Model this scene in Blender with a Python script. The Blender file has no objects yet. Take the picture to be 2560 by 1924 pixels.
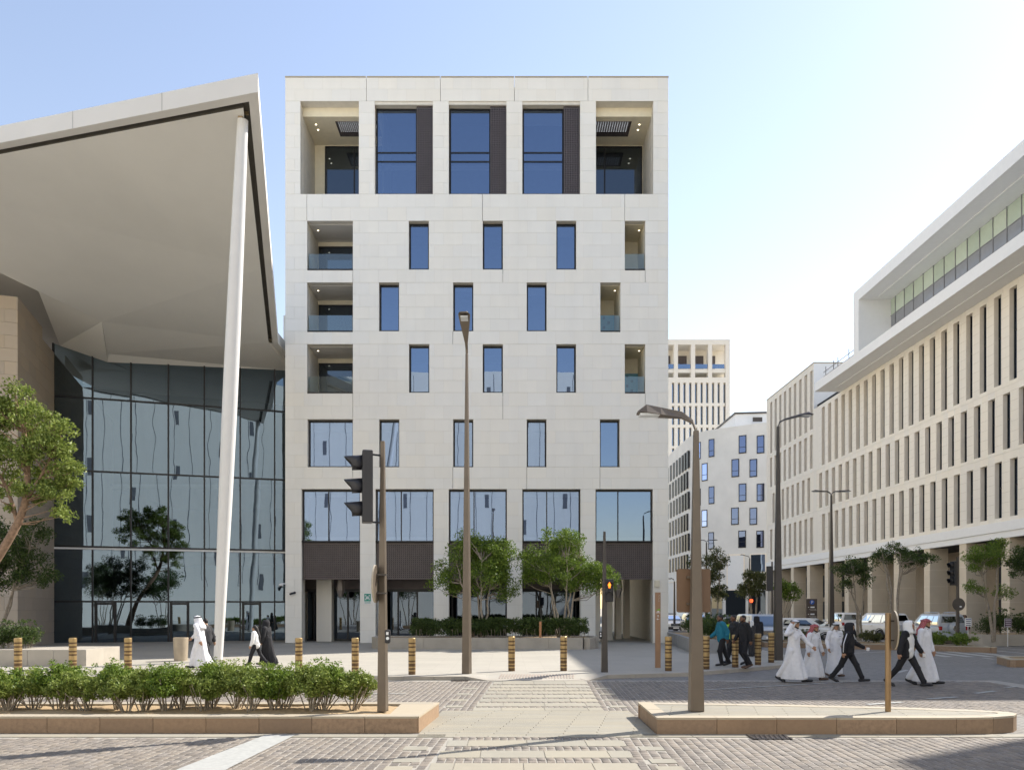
import bpy, bmesh, math, random
import numpy as np
from mathutils import Vector, Matrix, Euler
random.seed(7); RNG = np.random.default_rng(11)
scene = bpy.context.scene
COL = scene.collection
R = math.radians
# ---------------------------------------------------------------- camera
CAMH, FPX, PX0, PY0 = 2.1, 1950.0, 1268.0, 1517.0
cam = bpy.data.cameras.new('camera'); cam_o = bpy.data.objects.new('camera', cam); COL.objects.link(cam_o)
cam_o.location = (0, 0, CAMH); cam_o.rotation_euler = (R(90), 0, 0)
cam.sensor_width = 36.0; cam.sensor_fit = 'HORIZONTAL'; cam.lens = 36.0*FPX/2560.0
cam.shift_x = (1280-PX0)/2560.0; cam.shift_y = (PY0-962)/2560.0
cam.clip_start = 0.1; cam.clip_end = 3000
scene.camera = cam_o
# ---------------------------------------------------------------- sky and sun
SUN_AZ, SUN_EL = 31.0, 42.5          # azimuth from +X towards +Y
world = bpy.data.worlds.new('World'); scene.world = world; world.use_nodes = True
wn = world.node_tree; bg = wn.nodes['Background']
sky = wn.nodes.new('ShaderNodeTexSky'); sky.sky_type = 'NISHITA'; sky.sun_disc = False
sky.sun_elevation = R(SUN_EL); sky.sun_rotation = R(90-SUN_AZ)
sky.altitude = 0; sky.air_density = 1.4; sky.dust_density = 0.3; sky.ozone_density = 0.0
tint = wn.nodes.new('ShaderNodeMix'); tint.data_type = 'RGBA'; tint.blend_type = 'MULTIPLY'; tint.inputs[0].default_value = 1.0
tint.inputs[7].default_value = (1.09, 0.95, 0.93, 1)
wn.links.new(sky.outputs[0], tint.inputs[6]); wn.links.new(tint.outputs[2], bg.inputs[0]); bg.inputs[1].default_value = 0.064
sun = bpy.data.lights.new('sun', 'SUN'); sun_o = bpy.data.objects.new('sun', sun); COL.objects.link(sun_o)
sun.energy = 2.0; sun.angle = R(0.53); sun.color = (1.0, 0.945, 0.86)
sd = Vector((math.cos(R(SUN_AZ))*math.cos(R(SUN_EL)), math.sin(R(SUN_AZ))*math.cos(R(SUN_EL)), math.sin(R(SUN_EL))))
sun_o.rotation_euler = sd.to_track_quat('Z', 'Y').to_euler(); sun_o.location = (40, 20, 60)
vs = scene.view_settings
scene.display_settings.display_device = 'sRGB'
vs.view_transform = 'Standard'; vs.look = 'None'; vs.gamma = 1.0; vs.use_curve_mapping = False
vs.exposure = 1.95
cy = scene.cycles
cy.use_denoising = True
cy.max_bounces = 8; cy.diffuse_bounces = 4; cy.glossy_bounces = 4; cy.transparent_max_bounces = 12
cy.caustics_reflective = False; cy.caustics_refractive = False
# ---------------------------------------------------------------- helpers
def P(px, py, Y):                      # a pixel of the photograph at a known distance
    return Vector(((px-PX0)*Y/FPX, Y, CAMH-(py-PY0)*Y/FPX))
def G(px, py, z=0.0):                  # a pixel of the photograph on level ground
    Y = FPX*(CAMH-z)/(py-PY0)
    return Vector(((px-PX0)*Y/FPX, Y, z))

def origin_of(p):
    v = Vector((0, 0, 0))
    while p is not None:
        v += p.location; p = p.parent
    return v

class MB:
    def __init__(s): s.v = []; s.f = []; s.m = []; s.mi = 0
    def add(s, vs, fs):
        b = len(s.v); s.v += [tuple(v) for v in vs]
        for f in fs: s.f.append([i+b for i in f]); s.m.append(s.mi)
        return s
    def box(s, x0, x1, y0, y1, z0, z1):
        return s.add([(x0,y0,z0),(x1,y0,z0),(x1,y1,z0),(x0,y1,z0),(x0,y0,z1),(x1,y0,z1),(x1,y1,z1),(x0,y1,z1)],
              [(0,3,2,1),(4,5,6,7),(0,1,5,4),(1,2,6,5),(2,3,7,6),(3,0,4,7)])
    def obox(s, c, half, M=None):       # oriented box, M 3x3
        M = M or Matrix.Identity(3); c = Vector(c); hx, hy, hz = half
        vs = [c + M @ Vector((a*hx, b*hy, d*hz)) for d in (-1,1) for (a,b) in ((-1,-1),(1,-1),(1,1),(-1,1))]
        return s.add(vs, [(0,3,2,1),(4,5,6,7),(0,1,5,4),(1,2,6,5),(2,3,7,6),(3,0,4,7)])
    def poly(s, pts): return s.add(pts, [tuple(range(len(pts)))])
    def prism(s, pts, z0, z1, caps=True):   # pts counter-clockwise from above
        n = len(pts); vs = [(p[0],p[1],z0) for p in pts]+[(p[0],p[1],z1) for p in pts]
        fs = [(i,(i+1)%n,n+(i+1)%n,n+i) for i in range(n)]
        if caps: fs += [tuple(range(n-1,-1,-1)), tuple(range(n,2*n))]
        return s.add(vs, fs)
    def extr(s, pts, d):                # any planar loop of 3d points pushed along vector d
        n = len(pts); d = Vector(d); pts = [Vector(p) for p in pts]
        vs = pts+[p+d for p in pts]
        fs = [(i,(i+1)%n,n+(i+1)%n,n+i) for i in range(n)]+[tuple(range(n-1,-1,-1)), tuple(range(n,2*n))]
        return s.add(vs, fs)
    def tube(s, pts, rad, n=8, cap=True, sq=None):
        pts = [Vector(p) for p in pts]; k = len(pts)
        if not hasattr(rad, '__len__'): rad = [rad]*k
        vs = []; u = None
        for i, p in enumerate(pts):
            d = (pts[min(i+1,k-1)]-pts[max(i-1,0)]).normalized()
            if u is None:
                u = d.cross(Vector((0,1,0))) if abs(d.y) < .9 else d.cross(Vector((1,0,0)))
            u = (u - d*u.dot(d)).normalized(); w = d.cross(u)
            for j in range(n):
                a = 2*math.pi*(j+.5)/n
                vs.append(p+(u*math.cos(a)+w*math.sin(a))*rad[i])
        fs = [(i*n+j, i*n+(j+1)%n, (i+1)*n+(j+1)%n, (i+1)*n+j) for i in range(k-1) for j in range(n)]
        if cap: fs += [tuple(range(n-1,-1,-1)), tuple(range((k-1)*n, k*n))]
        return s.add(vs, fs)
    def lathe(s, prof, c, n=20, axis='z'):   # prof: list of (r, h)
        c = Vector(c); vs = []
        for r, h in prof:
            for j in range(n):
                a = 2*math.pi*j/n; x, y = r*math.cos(a), r*math.sin(a)
                vs.append(c+Vector({'z':(x,y,h),'y':(x,h,-y),'x':(h,x,y)}[axis]))
        k = len(prof)
        fs = [(i*n+j, i*n+(j+1)%n, (i+1)*n+(j+1)%n, (i+1)*n+j) for i in range(k-1) for j in range(n)]
        fs += [tuple(range(n-1,-1,-1)), tuple(range((k-1)*n, k*n))]
        return s.add(vs, fs)
    def ico(s, c, r, sub=1):
        bm = bmesh.new(); bmesh.ops.create_icosphere(bm, subdivisions=sub, radius=1)
        r = r if hasattr(r, '__len__') else (r,r,r)
        vs = [(c[0]+v.co.x*r[0], c[1]+v.co.y*r[1], c[2]+v.co.z*r[2]) for v in bm.verts]
        fs = [tuple(v.index for v in f.verts) for f in bm.faces]; bm.free()
        return s.add(vs, fs)
    def mesh(s, name, mats, org=(0,0,0), smooth=False):
        me = bpy.data.meshes.new(name); o = Vector(org)
        me.from_pydata([Vector(v)-o for v in s.v], [], s.f)
        for m in (mats if isinstance(mats, (list,tuple)) else [mats]): me.materials.append(m)
        if isinstance(mats, (list,tuple)): me.polygons.foreach_set('material_index', s.m)
        if smooth: me.polygons.foreach_set('use_smooth', [True]*len(me.polygons))
        me.update(); return me
    def build(s, name, mats, parent=None, smooth=False, local=False, bevel=0, sharp=None, **tg):
        org = Vector((0,0,0)) if local else origin_of(parent)
        me = s.mesh(name, mats, org, smooth)
        if sharp: me.set_sharp_from_angle(angle=R(sharp))
        o = link(name, me, parent)
        if bevel: bev(o, bevel)
        return tag(o, **tg) if tg else o

def bev(o, w, seg=2):
    b = o.modifiers.new('bevel', 'BEVEL'); b.width = w; b.segments = seg; b.limit_method = 'ANGLE'; b.angle_limit = R(35); return o
def link(name, data, parent=None):
    o = bpy.data.objects.new(name, data); COL.objects.link(o)
    if parent is not None: o.parent = parent
    return o
def tag(o, label=None, cat=None, group=None, kind=None):
    if label: o['label'] = label
    if cat: o['category'] = cat
    if group: o['group'] = group
    if kind: o['kind'] = kind
    return o
def thing(name, label, cat, loc=(0,0,0), rz=0, group=None):
    o = bpy.data.objects.new(name, None); COL.objects.link(o); o.empty_display_size = .2
    o.location = loc; o.rotation_euler = (0,0,rz)
    return tag(o, label, cat, group)
def struct(o): return tag(o, kind='structure')
def copy_tree(o, parent=None):
    c = o.copy(); COL.objects.link(c); c.parent = parent
    for ch in list(o.children): copy_tree(ch, c)
    return c
def npmesh(name, V, F, mat, smooth=False):     # numpy quads
    me = bpy.data.meshes.new(name); nv, nf, k = len(V), len(F), F.shape[1]
    me.vertices.add(nv); me.vertices.foreach_set('co', V.astype(np.float32).ravel())
    me.loops.add(nf*k); me.loops.foreach_set('vertex_index', F.astype(np.int32).ravel())
    me.polygons.add(nf); me.polygons.foreach_set('loop_start', np.arange(0, nf*k, k, dtype=np.int32))
    if smooth: me.polygons.foreach_set('use_smooth', np.ones(nf, bool))
    me.materials.append(mat); me.update(calc_edges=True); me.validate(); return me

# ---------------------------------------------------------------- materials
def nt(m):
    m.use_nodes = True; t = m.node_tree; return t, t.nodes, t.links, t.nodes['Principled BSDF']
def srgb(r, g, b):
    f = lambda c: ((c/255+.055)/1.055)**2.4 if c > 10 else c/255/12.92
    return (f(r), f(g), f(b))
def mixc(t, a, b, fac):
    n = t.nodes.new('ShaderNodeMix'); n.data_type = 'RGBA'
    for i, v in ((6, a), (7, b), (0, fac)):
        if hasattr(v, 'is_output') or isinstance(v, bpy.types.NodeSocket): t.links.new(v, n.inputs[i])
        elif i == 0: n.inputs[0].default_value = v
        else: n.inputs[i].default_value = (*v[:3], 1)
    return n.outputs[2]
def noise(t, scale, detail=3, rough=.55, coord='Object', dist=0, vec=None):
    if vec is None:
        tc = t.nodes.new('ShaderNodeTexCoord'); vec = tc.outputs[coord]
    n = t.nodes.new('ShaderNodeTexNoise'); n.inputs['Scale'].default_value = scale
    n.inputs['Detail'].default_value = detail; n.inputs['Roughness'].default_value = rough; n.inputs['Distortion'].default_value = dist
    t.links.new(vec, n.inputs['Vector']); return n.outputs['Fac']
def ramp(t, src, p0, p1):
    n = t.nodes.new('ShaderNodeMapRange'); n.inputs[1].default_value = p0; n.inputs[2].default_value = p1
    t.links.new(src, n.inputs[0]); return n.outputs[0]
def math_(t, op, a, b):
    n = t.nodes.new('ShaderNodeMath'); n.operation = op
    for i, v in ((0,a),(1,b)):
        if isinstance(v, bpy.types.NodeSocket): t.links.new(v, n.inputs[i])
        else: n.inputs[i].default_value = v
    return n.outputs[0]
def rnd(t):            # a random value for each object and each loose piece
    oi = t.nodes.new('ShaderNodeObjectInfo'); ge = t.nodes.new('ShaderNodeNewGeometry')
    s = math_(t, 'ADD', math_(t, 'MULTIPLY', oi.outputs['Random'], 7.13), ge.outputs['Random Per Island'])
    return math_(t, 'FRACT', s, 0)
def bump(t, src, strength, dist, bs):
    n = t.nodes.new('ShaderNodeBump'); n.inputs['Strength'].default_value = strength; n.inputs['Distance'].default_value = dist
    t.links.new(src, n.inputs['Height']); t.links.new(n.outputs[0], bs.inputs['Normal']); return n
def mat(name, col, rough=.6, metal=0.0, var=.12, nscale=3.0, piece=0.0, bmp=0.0, bscale=40, spec=None, warm=None, stain=0, grime=0, gvec=(.5,.5,.5), warmth=.6):
    m = bpy.data.materials.new(name); t, N, L, b = nt(m)
    col = Vector(col[:3])
    hi = col*(1+var); lo = col*(1-var)
    if warm is not None: hi = Vector(warm)
    c = mixc(t, lo, hi, ramp(t, noise(t, nscale, 5), .3, .7))
    if stain:
        c = mixc(t, c, tuple(col*.45), math_(t, 'MULTIPLY', ramp(t, noise(t, nscale*.37, 6, .65), .52, .8), stain))
    if piece:
        r = rnd(t); c = mixc(t, c, tuple(col*(1-piece)), r)
        h = math_(t, 'FRACT', math_(t, 'MULTIPLY', r, 17.3), 0)
        wc = Vector((col.x*1.05, col.y*.99, col.z*.88))*(1+piece*.3)
        c = mixc(t, c, tuple(wc), math_(t, 'MULTIPLY', h, warmth))
    if grime:           # weathering that runs on across the pieces
        ge = N.new('ShaderNodeNewGeometry'); mp = N.new('ShaderNodeMapping'); mp.inputs['Scale'].default_value = gvec; L.new(ge.outputs['Position'], mp.inputs[0])
        c = mixc(t, c, tuple(col*.55), math_(t, 'MULTIPLY', ramp(t, noise(t, 1.0, 6, .62, vec=mp.outputs[0]), .46, .78), grime))
    L.new(c, b.inputs['Base Color']); b.inputs['Roughness'].default_value = rough; b.inputs['Metallic'].default_value = metal
    if spec is not None: b.inputs['Specular IOR Level'].default_value = spec
    if bmp: bump(t, noise(t, bscale, 4), bmp, .01, b)
    return m
def emit(name, col, s):
    m = bpy.data.materials.new(name); t, N, L, b = nt(m)
    b.inputs['Base Color'].default_value = (*col,1); b.inputs['Emission Color'].default_value = (*col,1); b.inputs['Emission Strength'].default_value = s
    return m
def glass(name, refl, trans, fac=.5, wave=0.0, wscale=.5, rough=0.0):
    m = bpy.data.materials.new(name); m.use_nodes = True; t = m.node_tree; N = t.nodes; L = t.links
    N.remove(N['Principled BSDF']); out = N['Material Output']
    g = N.new('ShaderNodeBsdfGlossy'); g.inputs['Color'].default_value = (*refl,1); g.inputs['Roughness'].default_value = rough
    tr = N.new('ShaderNodeBsdfTransparent'); tr.inputs['Color'].default_value = (*trans,1)
    lw = N.new('ShaderNodeLayerWeight'); lw.inputs['Blend'].default_value = .35
    f = math_(t, 'MINIMUM', math_(t, 'ADD', math_(t, 'MULTIPLY', lw.outputs['Fresnel'], 1-fac), fac), 1.0)
    mx = N.new('ShaderNodeMixShader'); L.new(f, mx.inputs[0]); L.new(tr.outputs[0], mx.inputs[1]); L.new(g.outputs[0], mx.inputs[2])
    L.new(mx.outputs[0], out.inputs[0])
    if wave:
        bp = N.new('ShaderNodeBump'); bp.inputs['Strength'].default_value = 1; bp.inputs['Distance'].default_value = wave
        L.new(noise(t, wscale, 1.5, .4), bp.inputs['Height']); L.new(bp.outputs[0], g.inputs['Normal'])
    return m
M = {}
M['stone'] = mat('facade_limestone', (.865,.845,.79), .72, var=.02, nscale=1.3, piece=.035, bmp=.10, bscale=30, grime=.13, gvec=(.9,.9,.10), warmth=.3)
M['stone_wall'] = mat('limestone_backing', (.70,.66,.58), .75, var=.06, piece=.0)
M['loggia'] = mat('cream_render', (.80,.73,.56), .8, var=.04)
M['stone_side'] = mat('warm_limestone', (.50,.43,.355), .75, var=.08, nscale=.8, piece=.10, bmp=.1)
M['stone_right'] = mat('beige_limestone', (.83,.785,.70), .72, var=.04, nscale=.9, piece=.06, bmp=.1, grime=.14, gvec=(.5,.5,.10), warmth=.4)
M['stone_reveal'] = mat('beige_reveal', (.90,.82,.70), .75, var=.05)
M['stone_far'] = mat('cream_tower_stone', (.82,.785,.71), .75, var=.03)
M['stone_white'] = mat('pale_grey_limestone', (.74,.725,.69), .75, var=.08, nscale=.35, piece=.05)
M['white_paint'] = mat('white_render', (.80,.80,.79), .6, var=.02)
M['canopy'] = mat('canopy_white_panel', (.70,.68,.64), .6, var=.03, nscale=.6)
M['soffit'] = mat('canopy_soffit_panel', (.83,.81,.755), .7, var=.03, nscale=.3, grime=.10, gvec=(.25,.1,.2))
M['groove'] = mat('dark_groove', (.11,.10,.08), .6)
M['bronze'] = mat('dark_bronze', (.10,.083,.082), .45, metal=.3, var=.1)
M['frame'] = mat('dark_window_frame', (.018,.018,.02), .4, metal=.2)
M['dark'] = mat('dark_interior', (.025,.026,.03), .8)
M['room'] = mat('room_grey', (.16,.16,.17), .85)
M['blind'] = mat('roller_blind', (.62,.62,.62), .85, var=.03)
M['glass'] = glass('window_glass', (.43,.57,.82), (.26,.31,.37), .40, wave=.0022, wscale=.7)
M['glass_cw'] = glass('curtain_wall_glass', (.42,.55,.68), (.24,.28,.28), .28, wave=.006, wscale=.5)
M['glass_dark'] = glass('dark_glass', (.45,.55,.68), (.10,.11,.12), .16, wave=.0008)
M['glass_far'] = glass('distant_glass', (.36,.44,.74), (.10,.12,.16), .30)
M['glass_black'] = glass('shaded_glass', (.35,.42,.45), (.06,.07,.07), .07)
M['stone_dim'] = mat('colonnade_shade_stone', (.40,.33,.25), .8, var=.06)  # stone darkened in its colour to deepen the shade inside the colonnade
M['glass_clear'] = glass('balustrade_glass', (.8,.9,.95), (.72,.84,.84), .10)
M['glass_green'] = glass('green_glass', (.72,.85,.72), (.70,.80,.70), .22)
M['steel'] = mat('brown_pole_paint', (.155,.125,.095), .42, metal=.35, var=.06)
M['steel_dark'] = mat('dark_pole_paint', (.075,.066,.060), .42, metal=.4, var=.06)
M['black'] = mat('black_plastic', (.018,.018,.022), .42, var=.1)
M['brass'] = mat('brass_band', (.44,.31,.14), .38, metal=.55, var=.15, nscale=9)
M['brass_dark'] = mat('brown_band', (.125,.07,.03), .5, metal=.25, var=.2, nscale=9)
M['concrete'] = mat('pale_concrete', (.42,.38,.32), .8, var=.10, nscale=1.5, bmp=.15, bscale=25, stain=.35)
M['granite'] = mat('brown_granite', (.31,.213,.138), .7, var=.25, nscale=14, piece=.22, bmp=.12, bscale=60, stain=.25)
M['coping'] = mat('pale_coping', (.42,.37,.29), .75, var=.08, nscale=5, piece=.08)
M['soil'] = mat('sandy_soil', (.42,.30,.17), .95, var=.22, nscale=12, bmp=.6, bscale=22)
M['sett'] = mat('grey_sett', (.235,.207,.18), .8, var=.24, nscale=30, piece=.40, bmp=.45, bscale=55, grime=.5, gvec=(.55,.22,.5))
M['mortar'] = mat('pale_mortar', (.35,.325,.28), .9, var=.12, nscale=20, bmp=.3)
M['slab'] = mat('pale_paving_slab', (.335,.312,.256), .8, var=.08, nscale=4, piece=.13, bmp=.15, bscale=40, stain=.2, grime=.35, gvec=(.6,.35,.5))
M['line'] = mat('white_road_paint', (.40,.40,.375), .75, var=.1, nscale=14, stain=.35)
M['bark'] = mat('brown_bark', (.26,.17,.11), .9, var=.3, nscale=9, bmp=.6, bscale=18)
M['bark_grey'] = mat('grey_bark', (.30,.255,.20), .9, var=.25, nscale=9, bmp=.6, bscale=18)
M['tyre'] = mat('tyre_rubber', (.02,.02,.02), .85)
M['chrome'] = mat('chrome', (.6,.6,.62), .18, metal=1.0)
M['red_lens'] = mat('red_lens', (.35,.012,.012), .2)
M['clear_lens'] = mat('clear_lens', (.75,.78,.8), .15)
M['bluegrey'] = mat('blue_lacquer', (.02,.1,.45), .4)
M['white'] = mat('plain_white', (.8,.8,.8), .6, var=.02)
M['amber'] = emit('lit_amber_lamp', (1.0,.20,.015), .9)
M['lamp'] = emit('lit_downlight', (1.0,.86,.6), 1.2)
def leafmat(name, c, c2, trans=.35):
    m = bpy.data.materials.new(name); t, N, L, b = nt(m)
    col = mixc(t, c, c2, rnd(t)); L.new(col, b.inputs['Base Color']); b.inputs['Roughness'].default_value = .5
    b.inputs['Specular IOR Level'].default_value = .35
    tr = N.new('ShaderNodeBsdfTranslucent'); L.new(col, tr.inputs['Color'])
    mx = N.new('ShaderNodeMixShader'); mx.inputs[0].default_value = trans
    L.new(b.outputs[0], mx.inputs[1]); L.new(tr.outputs[0], mx.inputs[2]); L.new(mx.outputs[0], N['Material Output'].inputs[0])
    return m
M['leaf_bright'] = leafmat('bright_leaf', (.12,.18,.030), (.34,.40,.10))
M['leaf'] = leafmat('green_leaf', (.075,.135,.018), (.23,.32,.05))
M['leaf_dark'] = leafmat('dark_leaf', (.035,.065,.016), (.11,.16,.04))
M['leaf_olive'] = leafmat('olive_leaf', (.06,.075,.025), (.14,.15,.05))

def pattern(name, colA, colB, mort, bw, rh, ms, rot=0, rough=.8, bmp=.4, loc=(0,0,0)):
    m = bpy.data.materials.new(name); t, N, L, b = nt(m)
    tc = N.new('ShaderNodeTexCoord'); mp = N.new('ShaderNodeMapping'); mp.inputs['Rotation'].default_value = (0,0,rot); mp.inputs['Location'].default_value = loc
    L.new(tc.outputs['Object'], mp.inputs[0])
    br = N.new('ShaderNodeTexBrick'); L.new(mp.outputs[0], br.inputs['Vector']); br.inputs['Scale'].default_value = 1
    br.inputs['Brick Width'].default_value = bw; br.inputs['Row Height'].default_value = rh; br.inputs['Mortar Size'].default_value = ms
    br.inputs['Color1'].default_value = (*colA,1); br.inputs['Color2'].default_value = (*colB,1); br.inputs['Mortar'].default_value = (*mort,1); br.inputs['Bias'].default_value = 0
    c = mixc(t, br.outputs['Color'], tuple(Vector(colA)*.72), math_(t, 'MULTIPLY', ramp(t, noise(t, .45, 6, .6), .45, .8), .5))
    L.new(c, b.inputs['Base Color']); b.inputs['Roughness'].default_value = rough
    if bmp: bump(t, math_(t, 'SUBTRACT', noise(t, 30, 3), math_(t, 'MULTIPLY', br.outputs['Fac'], 1.5)), bmp, .008, b)
    return m
M['road'] = pattern('sett_road', (.205,.19,.175), (.14,.13,.12), (.27,.255,.225), .16, .125, .012, rot=R(87))
M['plaza'] = pattern('plaza_slabs', (.43,.40,.338), (.40,.37,.318), (.31,.29,.24), 1.2, .30, .006, bmp=.12)

M['plaza_bounce'] = pattern('bounce_plaza_slabs', (.62,.59,.53), (.58,.55,.49), (.45,.42,.36), 1.2, .30, .006, bmp=.12)
# ---------------------------------------------------------------- ground, road, pavement
PZ = 0.11                     # pavement height
KERB = [(-60,22.4),(-1.2,22.4),(-.55,22.2),(2.3,22.2),(2.94,22.9),(5.52,23.7),(7.32,25.1),(9.2,26.6),(10.4,28.0),(11.3,30.2),(11.8,34),(12.0,40),(12.0,150)]
g = MB(); g.poly([(-900,-400,-.06),(900,-400,-.06),(900,1400,-.06),(-900,1400,-.06)]); struct(g.build('ground', mat('dusty_ground', (.42,.37,.29), .95, nscale=.05)))
g = MB(); g.poly([(-80,-14,0),(90,-14,0),(90,160,0),(-80,160,0)]); road = struct(g.build('road', M['road']))
g = MB(); g.poly([(-60,-14.9,.012),(29,-14.9,.012),(29,6.6,.012),(-60,6.6,.012)]); struct(g.build('bounce_pavement', M['plaza_bounce']))  # unseen pavement, added and kept pale to bounce light onto the facade
pts = [(-60,22.4),(-1.2,22.4),(-.55,23.3),(2.3,23.3)]+KERB[4:]+[(-60,150)]
g = MB(); g.poly([(x, y, PZ) for x,y in pts]); 
g.poly([(-1.2,22.4,PZ),(-.55,22.4,.035),(-.55,23.3,PZ)]); g.poly([(-.55,22.4,.035),(2.3,22.4,.035),(2.3,23.3,PZ),(-.55,23.3,PZ)]); g.poly([(2.3,22.4,.035),(2.94,22.9,PZ),(2.3,23.3,PZ)])
pavement = struct(g.build('pavement', M['plaza']))
# kerb stones along the edge of the pavement
km = M['concrete']; kerb = bpy.data.objects.new('kerb', None); COL.objects.link(kerb); struct(kerb)
def along(path, step):
    out = []
    for (a, b) in zip(path[:-1], path[1:]):
        d = math.dist(a, b); n = max(1, round(d/step))
        for i in range(n): out.append((tuple(a[k]+(b[k]-a[k])*i/n for k in (0,1)), tuple(a[k]+(b[k]-a[k])*(i+1)/n for k in (0,1))))
    return out
def kerb_h(x, y):
    if y > 22.45: h = PZ
    elif x < -1.2 or x > 3: h = PZ
    elif x < -.55: h = PZ*(1-(x+1.2)/.65)+.012
    elif x > 2.3: h = PZ*(x-2.3)/.64+.012
    else: h = .012
    return min(h, PZ)+.006
for (a, b) in along([(-12,22.4)]+KERB[1:11], .9):
    d = Vector((b[0]-a[0], b[1]-a[1], 0)); L_ = d.length; d.normalize(); n = Vector((-d.y, d.x, 0))
    q = MB(); gap = d*.005
    lo = [Vector((a[0],a[1],-.02))+gap, Vector((b[0],b[1],-.02))-gap]
    a2, b2 = lo[0]+n*.28, lo[1]+n*.28
    h0, h1 = kerb_h(*a), kerb_h(*b)
    tp = [Vector((lo[0].x,lo[0].y,h0)), Vector((lo[1].x,lo[1].y,h1)), Vector((b2.x,b2.y,max(h1,PZ+.006) if h1>.1 else h1+.035)), Vector((a2.x,a2.y,max(h0,PZ+.006) if h0>.1 else h0+.035))]
    q.add([lo[0],lo[1],b2,a2]+tp, [(0,3,2,1),(4,5,6,7),(0,1,5,4),(1,2,6,5),(2,3,7,6),(3,0,4,7)])
    q.build('kerb_stone', km, kerb)
# the dropped crossing: cut by laying a sloped ramp of slabs over the pavement edge
# ---- sett paving: near and far carriageway, real stones
SK = .05
def xl(Y): return -1.03+.055*(Y-10.06)
def xr(Y): return 1.72+.042*(Y-10.06)
bed = MB()
for (x0,x1,y0,y1) in ((-13,14,7.5,12.56),(-13,14,15.0,22.36)): bed.poly([(x0,y0,.004),(x1,y0,.004),(x1,y1,.004),(x0,y1,.004)])
bed_o = struct(bed.build('sett_bed', M['mortar']))
NEAR_S = [(12.56,12.26),(11.73,11.375),(10.83,10.47),(9.95,9.6)]          # bands of setts crossing the crosswalk, near side
FAR_S = [(b,b-.2) for b in (21.15,20.35,19.6,18.85,18.02,17.25,16.45)]
light_sq = []
def in_stripe(Y):
    for (b,a) in NEAR_S+FAR_S:
        if a-.02 <= Y <= b+.02: return True
    return False
setts = []
def lay(y0, y1, x0, x1, w=.112, l=.165):
    ncol = int((x1-x0)/(w+.020))
    for i in range(ncol):
        xb = x0+i*(w+.020); off = (i*.37 % 1)*l
        y = y0-off
        while y < y1:
            ll = l*random.uniform(.85,1.15)
            yc = y+ll/2; x = xb+SK*(yc-10)+w/2
            if y0 < yc-ll*.4 and yc+ll*.4 < y1 and not (xl(yc)-.02 < x < xr(yc)+.02):
                setts.append((x+random.uniform(-.003,.003), yc, w*random.uniform(.95,1.03), ll-.006, random.uniform(.008,.014), random.uniform(-.03,.03)))
            y += ll
lay(9.2, 12.54, -9.5, 9.5)
lay(15.02, 22.1, -13, 13)
for (b,a) in NEAR_S+FAR_S:
    Yc = (a+b)/2; x = xl(Yc)+.03; w = .125
    rows = 2 if Yc < 13 else 1
    while x < xr(Yc)-.05:
        for r_ in range(rows):
            hh = (b-a)/rows
            setts.append((x+w/2, a+hh*(r_+.5), w-.02, hh-.02, random.uniform(.011,.017), random.uniform(-.02,.02)))
        x += w
bx_light = [(1039,1871),(1016,1901),(1629,1872),(1657,1903),(1175,1721),(1160,1735),(1148,1750),(1137,1766),(1505,1721),(1521,1735),(1532,1750),(1545,1766),(995,1922),(1676,1922)]
lsq = [G(*p) for p in bx_light]
setts = [s for s in setts if not any(abs(s[0]-q.x) < .19 and abs(s[1]-q.y) < .17 for q in lsq)]
setts.sort(key=lambda s: s[1])
vis = [s for s in setts if abs(s[0])/s[1] < .69 and s[1] > 10.0]
nearS = vis[:300]; ids = set(map(id, nearS)); rest = [s for s in setts if id(s) not in ids]
def sett_geo(w, l, h, a, x, y):
    t = .90; ca, sa = math.cos(a), math.sin(a); z0 = .003
    V = [(-w/2,-l/2,z0),(w/2,-l/2,z0),(w/2,l/2,z0),(-w/2,l/2,z0),(-w/2,-l/2,h*.55),(w/2,-l/2,h*.55),(w/2,l/2,h*.55),(-w/2,l/2,h*.55),(-w/2*t,-l/2*t,h),(w/2*t,-l/2*t,h),(w/2*t,l/2*t,h),(-w/2*t,l/2*t,h)]
    return [(x+p*ca-q*sa, y+p*sa+q*ca, z) for p,q,z in V]
SF = [(0,1,5,4),(1,2,6,5),(2,3,7,6),(3,0,4,7),(4,5,9,8),(5,6,10,9),(6,7,11,10),(7,4,8,11),(8,9,10,11)]
Vs = np.array([sett_geo(s[2],s[3],s[4],s[5],s[0],s[1]) for s in rest]).reshape(-1,3)
Fs = (np.array(SF)[None]+12*np.arange(len(rest))[:,None,None]).reshape(-1,4)
so = link('paving_setts', npmesh('paving_setts', Vs, Fs, M['sett']), bed_o); so['kind'] = 'stuff'
sm = MB(); sm.add(sett_geo(1,1,1,0,0,0), SF); sett_me = sm.mesh('sett', M['sett'])
for s in nearS:
    o = link('sett', sett_me, bed_o); o.location = (s[0],s[1],0); o.scale = (s[2],s[3],s[4]); o.rotation_euler = (0,0,s[5])
unit = MB(); unit.box(-.5,.5,-.5,.5,0,1); 
unit_me = {k: unit.mesh('block', M[k]) for k in ('slab','stone','stone_right','stone_side','coping','stone_reveal')}
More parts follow.
